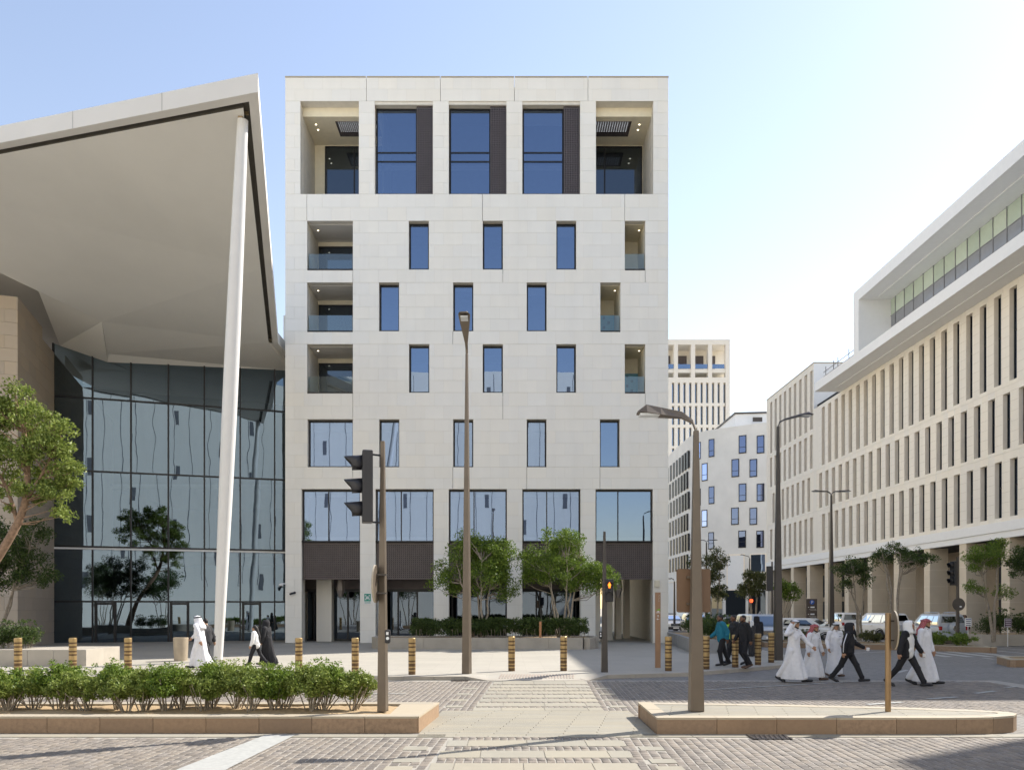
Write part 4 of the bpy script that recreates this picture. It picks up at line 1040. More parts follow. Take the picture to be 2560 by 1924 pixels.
# ---------------------------------------------------------------- neighbours outside the frame that shade and light the square
def plain_block(name, lab, x0, x1, y0, y1, h, face, matk='stone', pitch=3.2, ww=1.05, wh=2.3):
    b_ = thing(name, lab, 'building', ((x0+x1)/2,(y0+y1)/2,0))
    q = MB(); q.box(x0,x1,y0,y1,0,h); q.build('wall', M[matk], b_)
    if face == 'n':
        u = x0+1.0
        while u < x1:
            q = MB(); q.box(u,u+.07,y1-.02,y1+.012,5.2,h-.4); q.build('panel_joint', M['room'], b_); u += 2.1
    z = 4.6; r_ = 0
    gl = MB()
    while z < h-3:
        u0, u1 = (x0, x1) if face in 'ns' else (y0, y1)
        u = u0+1.2+(r_%2)*pitch/2
        while u < u1-1.6:
            q = MB()
            if face == 'n': q.box(u,u+ww,y1-.02,y1+.03,z,z+wh)
            if face == 'w': q.box(x0-.03,x0+.02,u,u+ww,z,z+wh)
            q.build('window', M['room'], b_); u += pitch
        z += 3.5; r_ += 1
    return b_
plain_block('stone_block', 'pale stone block with staggered windows standing behind the viewer', -62, 11, -34, -15, 33, 'n', 'stone', 10.5, .5, 1.9)
plain_block('stone_block', 'pale stone block to the right of the viewer, outside the picture', 30.5, 56, -20, 25.8, 27, 'w', 'stone_right', 6.0)
# ---------------------------------------------------------------- vegetation
def leaves(centers, spread, per, size, rng, flat=.0, aspect=.5, up=.3):
    """leaf-sized quads scattered round clump centres; returns V,F"""
    c = np.repeat(np.asarray(centers), per, axis=0); n = len(c)
    sp = np.repeat(np.asarray(spread), per, axis=0) if hasattr(spread, '__len__') else np.full((n,), spread)
    d = rng.normal(size=(n,3)); d /= np.linalg.norm(d, axis=1)[:,None]
    r = rng.random(n)**(1/2.2)
    p = c + d*(r*sp)[:,None]*np.array([1,1,.75])
    a = rng.normal(size=(n,3)); a[:,2] += up*rng.normal(size=n); a += d*.6; a /= np.linalg.norm(a, axis=1)[:,None]
    b = np.cross(a, rng.normal(size=(n,3))); b /= np.linalg.norm(b, axis=1)[:,None]
    s = size*rng.uniform(.6,1.25,n)
    a *= s[:,None]; b *= (s*aspect)[:,None]
    nrm = np.cross(a, b); nrm /= np.linalg.norm(nrm, axis=1)[:,None]; fold = nrm*(s*.12)[:,None]
    V = np.stack([p-a*.5, p+b*.5+fold-a*.05, p+a*.5, p-b*.5+fold-a*.05], axis=1).reshape(-1,3)
    F = np.arange(4*n).reshape(-1,4); return V, F
def bush(name, label, base, rx, ry, h, seed, leafk='leaf', n=2600, size=.07, z0=.18, stems=7, group=None, cat='shrub', box=False, clumps=46):
    rng = np.random.default_rng(seed); base = Vector(base)
    t = thing(name, label, cat, base, group=group)
    mt = MB(); cs = []
    for i in range(stems):
        a = rng.uniform(0,6.28); r = rng.uniform(.1,.8); tp = Vector((rx*r*math.cos(a), ry*r*math.sin(a), z0+(h-z0)*rng.uniform(.3,.7))); b0 = Vector((tp.x*.35*rng.uniform(.2,1), tp.y*.5, 0))
        md = (b0+tp)/2+Vector(rng.normal(size=3))*.03
        mt.tube([b0+base, md+base, tp+base], [.012,.010,.006], 5, cap=False)
    if stems: mt.build('stems', M['bark_grey'], t, smooth=True)
    for i in range(clumps):
        d = rng.normal(size=3); d /= np.linalg.norm(d); r = rng.random()**.45
        if box: c = np.array([rng.uniform(-rx,rx), rng.uniform(-ry,ry), rng.uniform(z0, h)])
        else: c = np.array([d[0]*rx*r*.82, d[1]*ry*r*.8, z0+(h-z0)*(.52+d[2]*.42*r)])
        cs.append(c)
    V, F = leaves(np.array(cs), min(rx,ry,(h-z0)/2)*.55, n//clumps, size, rng)
    k = min(10, clumps); tw = np.array(cs)[rng.integers(0,len(cs),k)]*np.array([1,1,0])+np.stack([rng.normal(0,.06,k),rng.normal(0,.06,k),rng.uniform(h*.95,h*1.12,k)],1)
    V2, F2 = leaves(tw, .07, 14, size*.9, rng)
    V = np.vstack([V,V2]); F = np.vstack([F, F2+len(V)-len(V2)])
    V[:,2] = np.maximum(V[:,2], .03)
    link('foliage', npmesh('foliage', V, F, M[leafk]), t); return t
def tree2(label, bpx, Y, z, lobes, leafk, seed, nst=4, n=60, clump=.36, per=120, size=.11, barkk='bark_grey', rad=.06, paths=None, lean=0, fork=.12):
    """lobes: (px, py, rx px, rz px) of the crown in the photograph, at distance Y"""
    rng = np.random.default_rng(seed); sc = Y/FPX; base = Vector(((bpx-PX0)*sc, Y, z))
    t = thing('street_tree', label, 'tree', base); L3 = []
    for (px,py,rx,rz) in lobes:
        c = P(px,py,Y); L3.append((c, rx*sc, rx*sc*.9, rz*sc))
    wts = np.array([l[1]*l[3] for l in L3]); wts /= wts.sum(); tips = []
    for i in range(n):
        c, rx, ry, rz = L3[rng.choice(len(L3), p=wts)]; d = rng.normal(size=3); d /= np.linalg.norm(d); r = rng.random()**.38
        tips.append(Vector((c.x+d[0]*rx*r*.86, c.y+d[1]*ry*r*.86, c.z+d[2]*rz*r*.86)))
    mt = MB(); stemp = []
    if paths:
        for (pts, r0) in paths:
            pts = [Vector(p_) for p_ in pts]; rs = [r0*(1-.6*k/(len(pts)-1)) for k in range(len(pts))]
            fine = []; fr = []
            for a, b, ra, rb in zip(pts[:-1], pts[1:], rs[:-1], rs[1:]):
                for k in range(4): fine.append(a+(b-a)*k/4); fr.append(ra+(rb-ra)*k/4)
            fine.append(pts[-1]); fr.append(rs[-1])
            for _ in range(3): fine = [fine[0]]+[(fine[k-1]+fine[k]*2+fine[k+1])/4 for k in range(1,len(fine)-1)]+[fine[-1]]
            mt.tube(fine, fr, 10, cap=False); stemp += [(p_, r_) for p_, r_ in zip(fine, fr)]
    else:
        c0 = L3[0]
        for i in range(nst):
            a = 2*math.pi*i/nst+rng.uniform(-.4,.4); e = Vector((c0[0].x+c0[1]*.5*math.cos(a), c0[0].y+c0[2]*.5*math.sin(a), c0[0].z+c0[3]*rng.uniform(-.35,.2)))
            b0 = base+Vector((fork*math.cos(a),fork*math.sin(a),0)); n_ = 8; fine = []; fr = []
            for k in range(n_+1):
                f = k/n_; g = f**1.35; pnt = Vector((b0.x+(e.x-b0.x)*g, b0.y+(e.y-b0.y)*g, b0.z+(e.z-b0.z)*f))+Vector(rng.normal(size=3))*.035*(0<k<n_); fine.append(pnt); fr.append(rad*(1-.62*f))
            mt.tube(fine, fr, 8, cap=False); stemp += list(zip(fine, fr))
    for tp in tips:
        cand = [(p_, r_) for p_, r_ in stemp if p_.z < tp.z-.05 and p_.z > z+(stemp[-1][0].z-z)*.45] or stemp
        p_, r_ = min(cand, key=lambda q_: (q_[0]-tp).length+.6*abs(q_[0].z-(tp.z-.8)))
        md = p_+(tp-p_)*.5+Vector(rng.normal(size=3))*.08+Vector((0,0,-.06)); mt.tube([p_, md, tp], [min(r_*.6,.03), .016, .006], 5, cap=False)
    mt.build('trunk', M[barkk], t, smooth=True)
    sp = rng.uniform(.65,1.3,n)*clump
    V, F = leaves(np.array([tuple(tp-base) for tp in tips]), sp, per, size, rng); link('crown', npmesh('crown', V, F, M[leafk]), t)
    return t
# hedge plants on the near median, one by one
pos = ['leftmost','second','third','fourth','fifth','sixth','seventh','eighth','ninth','tenth','eleventh','twelfth','thirteenth','fourteenth','fifteenth','sixteenth','seventeenth','eighteenth','nineteenth','rightmost']
xs = np.linspace(-9.1, -2.95, 20); rg = np.random.default_rng(5)
for i, x in enumerate(xs):
    bush('hedge_shrub', f'{pos[i]} green leafy shrub of the hedge row on the sandy median'+('' if i in (0,19) else ', counted from the left'), (x+rg.uniform(-.16,.16), 14.0+rg.uniform(-.2,.2), .25),
         .46*rg.uniform(.85,1.2), .44, .74*rg.uniform(.86,1.12), 100+i, 'leaf_bright' if i % 3 else 'leaf', 7000, .056, .20, 13, 'hedge shrubs on the near median')
# shrubs and trees of the left planter
PLZ = PZ+.56
def planter(name, label, pts, h, cop=.3, soilz=.05):
    p = thing(name, label, 'planter', (sum(a for a,b in pts)/len(pts), sum(b for a,b in pts)/len(pts), PZ))
    n = len(pts)
    for i in range(n):
        a, b = Vector((*pts[i],0)), Vector((*pts[(i+1)%n],0)); L_ = (b-a).length; d = (b-a)/L_; nn = Vector((-d.y,d.x,0)); m = max(1, round(L_/1.9))
        for k in range(m):
            u, v = a+d*(L_*k/m+.004), a+d*(L_*(k+1)/m-.004)
            if k == m-1: v = v-d*cop
            if k == 0 and m == 1: pass
            q = MB(); q.prism([u, v, v+nn*cop, u+nn*cop], PZ-.01, PZ+h); q.build('wall_block', M['concrete'], p, bevel=.008)
    cx, cy_ = sum(a for a,b in pts)/n, sum(b for a,b in pts)/n
    q = MB(); q.poly([(x+(cx-x)/abs(cx-x)*cop*.9, y+(cy_-y)/max(.01,abs(cy_-y))*cop*.9, PZ+h-soilz) for x,y in pts]); q.build('soil', M['soil'], p)
    return p
planter('stone_planter', 'long pale stone planter at the left edge behind the bollards', [(-34,26.3),(-14.2,26.3),(-14.2,28.6),(-34,28.6)], .56, 1.1)
def left_trees():
    f = lambda px, py: P(px,py,27.4)
    tree2('bright green tree with a bent brown trunk at the left edge', -105, 27.4, PLZ, [(60,1090,105,110),(20,1010,85,70),(140,1110,62,80),(150,1220,48,62),(40,1210,85,75),(-80,1080,110,120),(185,1160,18,30),(150,1290,26,14)], 'leaf_bright', 21, 1, 190, .34, 120, .125, 'bark',
      paths=[([P(-105,1640,27.4),f(-60,1470),f(0,1385),f(45,1310),f(66,1250),f(70,1170),f(60,1080)],.19),([f(66,1250),f(110,1180),f(140,1110)],.07),([f(45,1310),f(20,1220),f(-40,1120)],.08)])
    tree2('darker tree behind the bent trunk at the left edge', -20, 31.5, PZ, [(40,1350,95,85),(90,1420,55,55),(10,1440,70,50),(125,1455,24,26),(-60,1380,80,90)], 'leaf_dark', 22, 4, 120, .36, 120, .105, fork=.2)
left_trees()
for i in range(3): bush('planter_shrub', f'{("low dark shrub at the picture edge","middle low dark shrub","low dark shrub at the bare end")[i]} in the left stone planter', (-18.3+i*.72,27.3,PLZ-.05), .55,.6,.95, 130+i, 'leaf_dark', 2200, .075, .12, 8, 'shrubs in the left planter')
# centre planter with hedge and two trees
CPp = [(-5.9,36.8),(3.9,36.8),(4.4,37.6),(4.4,39.6),(-6.6,39.6),(-6.6,38.0)]
planter('stone_planter', 'pale stone planter with hedge and two trees before the stone building', CPp, .55, .32)
hg = thing('clipped_hedge', 'clipped dark green hedge in the central stone planter', 'hedge', (-.2,37.7,PZ+.5))
rng = np.random.default_rng(9); cs = np.stack([rng.uniform(-4.4,4.05,620), rng.uniform(-.55,.6,620), rng.uniform(.22,.92,620)], 1)
V, F = leaves(cs, .17, 60, .085, rng); link('foliage', npmesh('foliage', V, F, M['leaf_dark']), hg)
q = MB()
for i in range(60):
    x = -4.4+i*.143; q.tube([(hg.location.x+x,37.4+rng.uniform(-.2,.3),PZ+.5),(hg.location.x+x+rng.uniform(-.12,.12),37.3+rng.uniform(-.2,.3),PZ+.95)], .012, 4, cap=False)
q.build('stems', M['bark_grey'], hg)
tree2('round crowned tree left of its twin in the central planter', 1197, 38.2, PZ+.5, [(1185,1420,95,75),(1112,1445,45,48),(1245,1400,50,60),(1180,1362,55,38),(1265,1460,32,40)], 'leaf', 31, 5, 135, .44, 165, .11, fork=.28)
tree2('round crowned tree right of its twin, beside the pedestrian signal', 1408, 38.2, PZ+.5, [(1405,1410,95,75),(1335,1420,45,60),(1480,1430,48,60),(1400,1352,60,36),(1522,1440,22,32)], 'leaf', 37, 5, 135, .44, 165, .11, fork=.28)
q = thing('marker_post', 'short copper marker post standing in the central hedge', 'post', (bx(1350.5)*.86,37.0,PZ+.5))
z = MB(); a, b = P(1348,1592,37.0), P(1353.6,1553,37.0); z.box(a.x,b.x,36.96,37.04,PZ+.5,b.z); z.build('post', mat('copper_paint',(.42,.19,.08),.5), q); z = MB(); z.box(a.x-.004,b.x+.004,36.955,37.045,b.z+.001,b.z+.02); z.build('cap', M['steel'], q)
# street trees on the right
tree2('slender tree behind the teal jacketed man, left of the street', 1787, 41, .5, [(1782,1412,38,46),(1760,1450,25,20),(1795,1478,26,20),(1730,1410,16,14)], 'leaf_olive', 41, 2, 46, .36, 110, .12, fork=.05)
tree2('round leafy tree in front of the pale block, left of the dark lamp post', 1884, 66, .05, [(1886,1458,38,36),(1868,1475,24,22),(1905,1440,20,20)], 'leaf_olive', 42, 4, 46, .48, 110, .17)
tree2('tree crown showing right of the dark lamp post', 1958, 62, .05, [(1975,1476,28,26),(1950,1470,20,24)], 'leaf', 43, 3, 30, .45, 110, .16)
tree2('dense small tree on the planted median left of the open crowned one', 2149, 43, .25, [(2140,1418,44,28),(2112,1455,20,26),(2165,1450,20,24),(2100,1420,18,18)], 'leaf_dark', 44, 3, 50, .34, 90, .11, fork=.06)
tree2('open flat crowned tree on the planted median before the colonnade', 2237, 40, .25, [(2230,1378,62,24),(2275,1395,55,24),(2310,1390,32,30),(2200,1390,30,22)], 'leaf_dark', 45, 4, 60, .27, 75, .10, rad=.075, fork=.05)
tree2('feathery bright green tree at the right edge', 2483, 42, .25, [(2470,1385,50,38),(2440,1400,30,26),(2438,1472,26,20),(2512,1480,30,18),(2490,1365,26,22)], 'leaf', 46, 2, 62, .38, 130, .095, rad=.09, fork=.03)
tree2('tree cut by the right picture edge', 2600, 42, .25, [(2580,1395,58,46),(2540,1410,24,32)], 'leaf_dark', 47, 3, 50, .38, 110, .11)
# low planting on the far medians, on the street planter and on the terrace
pl2 = [(8.6,31.6),(9.9,31.2),(10.2,36.5),(9.4,44.0),(8.9,44.0)]
p_ = thing('street_planter', 'low grey curved planter beside the stone building corner', 'planter', (9.6,36,PZ))
path = [(8.9,41.0),(9.0,36.0),(10.2,34.4),(11.2,34.8),(11.4,41.0)]
a0 = [P(1682,1600,40),P(1727,1600,33.5),P(1900,1600,33.5)]
PQ = [(8.6,40.5),(8.75,37.5),(7.9,33.6),(10.9,33.6),(11.2,36.5),(11.2,44),(9.2,44)]
PQ = [(7.95,33.6),(10.8,33.9),(11.1,36.5),(11.1,46),(9.1,46),(8.6,39.5)]
for a, b in zip(PQ, PQ[1:]+PQ[:1]):
    d = (Vector((*b,0))-Vector((*a,0))); L_ = d.length; d /= L_; nn = Vector((-d.y,d.x,0)); A, B = Vector((*a,0))+d*.004, Vector((*b,0))-d*.21
    q = MB(); q.prism([A,B,B+nn*.2,A+nn*.2], PZ-.01, PZ+.6); q.build('wall_block', mat('grey_planter',(.33,.33,.33),.8), p_, bevel=.01)
q = MB(); q.poly([(x+(9.9-x)*.15,y+(39-y)*.06,PZ+.52) for x,y in PQ]); q.build('soil', M['soil'], p_)
lab4 = ['nearest','second','third','farthest']
for i in range(4): bush('planter_shrub', f'{lab4[i]} dark leafy shrub in the low grey street planter', (9.5+.15*i,35+i*2.2,PZ+.5), .95,1.0,1.05, 150+i, 'leaf_dark', 2400, .10, .1, 6, 'shrubs in the street planter')
spots = [(14.8,42.6),(16.2,41.8),(17.5,41.0),(18.7,40.1),(19.8,39.2),(20.9,38.2),(21.7,37.2)]
nm = ['first','second','third','fourth','fifth','sixth','last']
for i, (x,y) in enumerate(spots): bush('median_shrub', f'{nm[i]} low shrub from the left on the planted median before the parked cars', (x,y,.22), .8,.7,.62, 160+i, 'leaf_olive' if i < 4 else 'leaf', 1900, .09, .05, 0, 'low shrubs on the far planted median')
tw = thing('terrace_wall', 'low pale terrace wall with planting at the right edge', 'wall', (29,43,0))
q = MB(); a = P(2395,1586,46); q.box(25.6,33,42.0,42.4,.005,.62); q.build('wall_block', M['concrete'], tw, bevel=.01); q = MB(); q.box(25.6,26.0,42.405,47,.005,.62); q.build('wall_block', M['concrete'], tw); q = MB(); q.box(26.0,33,42.4,47,.005,.56); q.build('soil', M['soil'], tw)
for i in range(5): bush('terrace_shrub', f'{nm[i]} dark shrub from the left above the low terrace wall', (26.4+i*.95,42.9+.2*(i%2),.55), .75,.6,1.15+.2*(i%2), 180+i, 'leaf_dark', 1900, .10, .05, 5, 'shrubs above the terrace wall')

for k, (x_, lab) in enumerate(((-18.1,'round tree on the near pavement, mirrored in the left of the glass wall'),(-12.4,'round tree on the near pavement, mirrored in the middle of the glass wall'))):
    t = tree2(lab, PX0+x_*FPX/2.0, 2.0, .02, [(PX0+x_*FPX/2.0, PY0-2.7*FPX/2.0, 2.5*FPX/2.0, 1.9*FPX/2.0)], 'leaf_dark', 60+k, 4, 110, .6, 110, .15, fork=.25)
# ---------------------------------------------------------------- street furniture
# bollards with brass and brown bands
bol = [(45,1684),(182,1684),(320,1684),(747,1684),(888,1684),(1030,1685),(1279,1676.4),(1409,1676),(1671,1676),(1765.5,1672),(1838,1667),(1895,1661),(1928,1655),(1880,1634)]
blab = ['banded brass bollard nearest the left edge','banded brass bollard second from the left edge','banded brass bollard left of the litter bin','banded brass bollard right of the black robed woman','banded brass bollard just left of the signal pole','banded brass bollard just right of the signal pole','banded brass bollard left of the two on the dropped kerb','banded brass bollard left of the pedestrian signal','banded brass bollard right of the copper wayfinding post','banded brass bollard right of the brown sign post','banded brass bollard between the teal and black jacketed men','banded brass bollard left of the dark lamp post','banded brass bollard touching the dark lamp post','banded brass bollard farther back behind the black jacketed man']
bh = 1.08; rb = .108; bands = [0,.10,.145,.2,.24,.33,.37,.42,.55,.6,.65,.70,.79,.84,.9,.95,1.08]
bm_ = []
for i, (a,b) in enumerate(zip(bands[:-1], bands[1:])):
    q = MB(); r_ = rb if i % 2 else rb-.003; pr = [(r_,a+.001),(r_,b-.001)]
    if i == len(bands)-2: pr = [(r_,a+.001),(r_,b-.015),(r_-.015,b)]
    q.lathe(pr, (0,0,0), 24); me = q.mesh('band', M['brass' if i % 2 else 'brass_dark'], smooth=True); me.set_sharp_from_angle(angle=R(40)); bm_.append(me)
for k, (px,py) in enumerate(bol):
    p = G(px,py,PZ); t_ = thing('bollard', blab[k], 'bollard', p, rz=random.uniform(0,3), group='banded bollards along the kerb')
    for me in bm_: link('band', me, t_)
# ---- lamp posts
def taper(q, p0, p1, a0, a1, b0=None, b1=None, rot=0):     # rectangular tapered post (half sizes x, y)
    b0 = b0 or a0; b1 = b1 or a1; p0, p1 = Vector(p0), Vector(p1)
    RM = Matrix.Rotation(R(rot),3,'Z')
    V = [p0+RM@Vector((s*a0,t*b0,0)) for s,t in ((-1,-1),(1,-1),(1,1),(-1,1))]+[p1+RM@Vector((s*a1,t*b1,0)) for s,t in ((-1,-1),(1,-1),(1,1),(-1,1))]
    q.add(V, [(0,3,2,1),(4,5,6,7),(0,1,5,4),(1,2,6,5),(2,3,7,6),(3,0,4,7)])
def lamp(label, base, H, arms, a0=.11, a1=.05, matk='steel_dark', group='street lamps', arm_len=1.3, rise=.25, hw=.15, th_=.05, rot=0):
    """arms: list of unit directions (x,y)"""
    base = Vector(base); t_ = thing('street_lamp', label, 'street lamp', base, group=group)
    q = MB(); taper(q, base, base+Vector((0,0,H-.15)), a0, a1, rot=rot); q.build('post', M[matk], t_, bevel=.012)
    for (dx,dy) in arms:
        d = Vector((dx,dy,0)).normalized(); n = Vector((-d.y,d.x,0)); tp = base+Vector((0,0,H-.15)); up_ = Vector((0,0,1))
        q = MB()        # elbow then flat widening head
        sec = [(0,-.02,a1*1.0,a1),( .06,.14,a1*1.05,a1*1.0),(.25,.24,a1*1.15,th_),(arm_len*.62,rise*.9+.14,hw*.8,th_*1.25),(arm_len*.86,rise*1.15+.14,hw,th_*1.3),(arm_len,rise*1.05+.14,hw*.75,.02)]
        V = []
        for (s,h,w,th) in sec:
            c = tp+d*s+up_*h; V += [c-n*w-up_*th*.3, c+n*w-up_*th*.3, c+n*w*.55+up_*th, c-n*w*.55+up_*th]
        F = [(0,1,2,3)]+[(4*i+j,4*i+4+j,4*i+4+(j+1)%4,4*i+(j+1)%4) for i in range(len(sec)-1) for j in range(4)]+[tuple(4*(len(sec)-1)+j for j in (3,2,1,0))]
        q.add(V, F); h_ = q.build('lamp_head', M[matk], t_)
        c = tp+d*arm_len*.80+up_*(rise*1.02+.105); q = MB(); q.obox(c, (.17,hw*.6,.02), Matrix((d,n,up_)).transposed()); q.build('lens', M['clear_lens'], h_)
    return t_
p = G(1167,1683,PZ); lamp('tall slim lamp post on the pavement, its arm reaching toward the viewer', p, 9.72, [(0,-1)], .118, .036, 'steel', arm_len=1.7, rise=.45, hw=.17, rot=-20)
p = G(1740,1776,MH); lampB = lamp('brown lamp post on the refuge median carrying a brown sign board', p, 5.35-MH, [(-1,.0)], .12, .043, 'steel', arm_len=1.03, rise=.16, hw=.17, th_=.085)
# second plane of its head seen from the side is thicker
p = G(1945,1649,PZ); lamp('dark lamp post at the pavement corner, arm to the right', p, 8.95, [(1,.1)], .15, .042, 'steel_dark', arm_len=1.35, rise=.3, hw=.2)
p = Vector(((2078-PX0)*48.6/FPX,48.6,0)); lamp('twin armed lamp post before the colonnade', p, 9.2, [(-1,0),(1,0)], .17, .05, 'steel_dark', arm_len=1.2, rise=.12, hw=.18)
p = Vector(((1766-PX0)*84/FPX,84,0)); lamp('distant twin armed lamp post above the slender tree', p, 9.2, [(-1,0),(1,0)], .16, .06, 'steel_dark', arm_len=1.2, rise=.12, hw=.18)
p = Vector(((1874-PX0)*98/FPX,98,0)); lamp('distant lamp post before the blank bay of the pale block', p, 8.4, [(-1,0)], .16, .06, 'steel_dark', arm_len=1.2, rise=.25, hw=.18)
p = Vector(((1686-PX0)*62/FPX,62,0)); lamp('distant lamp post close to the right edge of the stone building', p, 4.3, [(-1,0)], .09, .05, 'steel_dark', arm_len=.5, rise=.05, hw=.12)
# brown board (back of a road sign) on the lamp post
a, b = P(1692,1530,13.9), P(1777,1421,13.9)
def rrect(x0,x1,z0,z1,r,y,n=5):
    pts = []
    for cx,cz,s in ((x1-r,z0+r,-90),(x1-r,z1-r,0),(x0+r,z1-r,90),(x0+r,z0+r,180)):
        for i in range(n): a_ = R(s+90*i/(n-1)); pts.append((cx+r*math.cos(a_),y,cz+r*math.sin(a_)))
    return pts
brown = mat('brown_sign_back',(.15,.09,.05),.55,var=.05)
t_ = thing('sign_board', 'brown rounded back of a road sign fixed to the near lamp post', 'sign', ((a.x+b.x)/2,13.95,a.z))
q = MB(); q.extr(rrect(a.x,b.x,a.z,b.z,.04,13.92), (0,.012,0)); q.build('plate', brown, t_)
q = MB(); q.extr(rrect(a.x+.012,b.x-.012,a.z+.012,b.z-.012,.035,13.914), (0,.005,0)); q.build('field', mat('brown_sign_field',(.17,.10,.056),.55,var=.04), t_)
for z in (a.z+.15,b.z-.15):
    q = MB(); q.box((a.x+b.x)/2-.13,(a.x+b.x)/2+.13,13.83,13.913,z-.018,z+.018); q.build('clamp', M['steel'], t_)
# ---- traffic signals
def signal_head(par, c, d, scale=1.0, vis=True, lit=None, matk='black'):
    """c centre of the housing, d horizontal unit vector the lamps look along"""
    d = Vector(d).normalized(); n = Vector((-d.y,d.x,0)); up_ = Vector((0,0,1)); c = Vector(c); Mx = Matrix((d,n,up_)).transposed(); s = scale
    q = MB(); q.obox(c, (.09*s,.16*s,.62*s), Mx); hs = q.build('signal_housing', M[matk], par, bevel=.02)
    for i in (1,0,-1):
        o = c+d*.09*s+up_*i*.40*s
        q = MB(); q.lathe([(.11*s,.0),(.11*s,.01)], (0,0,0), 16); V = [o+d*v[2]+n*v[0]+up_*v[1] for v in map(Vector, q.v)]; q.v = [tuple(v) for v in V]
        q.build('lens', M['black'] if (lit is None) else lit[i], hs)
        # visor: a hood, longer on top
        q = MB(); V = []; m = 13
        for k in range(m):
            a_ = R(-35+250*k/(m-1)); ca, sa = math.cos(a_), math.sin(a_); L_ = (.17+.14*max(0,sa))*s
            V += [o+n*ca*.135*s+up_*sa*.145*s, o+d*L_+n*ca*.125*s+up_*(sa*.135-.02)*s]
        F = [(2*k,2*k+1,2*k+3,2*k+2) for k in range(m-1)]; q.add(V, F); ob = q.build('visor', M[matk], hs, smooth=True)
        sm_ = ob.modifiers.new('thick','SOLIDIFY'); sm_.thickness = .008
    return hs
p = G(957,1777,.27); sg = thing('traffic_signal', 'near traffic signal with three hooded lamps on a brown pole on the sandy median', 'traffic light', p)
q = MB(); taper(q, p, (p.x-.0,p.y,5.02), .080, .034, .075, .034, rot=-12); q.build('pole', M['steel'], sg, bevel=.01)
c = P(914,1217,13.55); signal_head(sg, (c.x+.03,13.55,c.z), (-1,-.22,0))
for z in (c.z+.58,c.z-.60):
    q = MB(); q.tube([(c.x+.05,13.58,z),(p.x-.03,p.y,z)], .018, 6); q.build('bracket', M['black'], sg)
dc = P(947,1459,13.6); sgn = thing('round_sign', 'round road sign seen edge on, clamped to the near signal pole', 'sign', (dc.x-.03,13.55,dc.z-.34))
def disc(par, c, nrm, r, th=.02, mats=('steel','white'), rimk='white'):
    nrm = Vector(nrm).normalized(); u = Vector((-nrm.y,nrm.x,0)).normalized(); w = nrm.cross(u); V = []; n = 28; c = Vector(c)
    for s in (0,1):
        for k in range(n): a_ = 2*math.pi*k/n; V.append(c+nrm*s*th+u*math.cos(a_)*r+w*math.sin(a_)*r)
    q = MB(); q.mi = 0; q.add(V, [tuple(range(n-1,-1,-1))]); q.mi = 1; q.add(V, [tuple(range(n,2*n))]); q.mi = 2; q.add(V, [(k,(k+1)%n,n+(k+1)%n,n+k) for k in range(n)])
    return q.build('disc', [M[mats[0]],M[mats[1]],M[rimk]], par)
disc(sgn, (dc.x-.03,13.55,dc.z), (-1,.02,0), .33, .03, ('steel','white'), 'coping')
for z in (dc.z+.16,dc.z-.16): q = MB(); q.box(dc.x-.03,p.x+.09,13.52,13.64,z-.014,z+.014); q.build('clamp', M['steel_dark'], sgn)
def pushbox(par, c, s=1.0):
    q = MB(); q.box(c[0]-.045*s,c[0]+.045*s,c[1]-.06*s,c[1]+.06*s,c[2]-.12*s,c[2]+.12*s); b_ = q.build('push_button_box', M['black'], par, bevel=.025)
    q = MB(); q.lathe([(.028*s,-.008),(.028*s,0)], (c[0]+.005,c[1]-.061*s,c[2]-.03*s), 12, 'y'); q.build('button', M['clear_lens'], b_)
    q = MB(); q.box(c[0]-.02*s,c[0]+.02*s,c[1]-.066*s,c[1]-.0605*s,c[2]+.03*s,c[2]+.08*s); q.build('panel', M['white'], b_)
c = P(973,1590,13.6); pushbox(sg, (p.x+.108,13.6,c.z))
# pedestrian signal
p = G(1511,1679,PZ); ps = thing('pedestrian_signal', 'slim pedestrian signal with glowing orange figure beside the right planter tree', 'traffic light', p)
tp = P(1511,1328,24); q = MB(); taper(q, p, (p.x,p.y,tp.z), .10, .035); q.build('pole', M['steel_dark'], ps, bevel=.01)
a, b = P(1513,1503,23.85), P(1534,1447,23.85); q = MB(); q.box(a.x,b.x,23.85,24.05,a.z,b.z); hs = q.build('signal_housing', M['black'], ps, bevel=.02)
cx = (a.x+b.x)/2; zc = (a.z*.27+b.z*.73)
for i, zz in enumerate((zc, a.z*.70+b.z*.30)):
    q = MB(); q.lathe([(.105,-.012),(.105,0)], (cx,23.85,zz), 18, 'y'); q.build('lens', M['black'], hs)
    q = MB(); V = []; m = 15
    for k in range(m):
        a_ = R(-30+240*k/(m-1)); V += [(cx+.118*math.cos(a_),23.85,zz+.118*math.sin(a_)),(cx+.112*math.cos(a_),23.85-.14,zz+.112*math.sin(a_)-.01)]
    q.add(V, [(2*k,2*k+1,2*k+3,2*k+2) for k in range(m-1)]); q.build('visor', M['black'], hs, smooth=True)
y = 23.835; fig = [(-.028,-.085),(-.006,-.085),(-.003,-.02),(.003,-.02),(.006,-.085),(.028,-.085),(.028,-.02),(.045,-.02),(.042,.04),(.02,.05),(.012,.05),(.018,.075),(0,.095),(-.018,.075),(-.012,.05),(-.02,.05),(-.042,.04),(-.045,-.02),(-.028,-.02)]
q = MB(); q.extr([(cx+u,y,zc+v) for u,v in fig], (0,-.004,0)); q.build('lit_figure', M['amber'], hs)
pushbox(ps, (p.x-.13,23.9,P(1505,1586,24).z), .9)
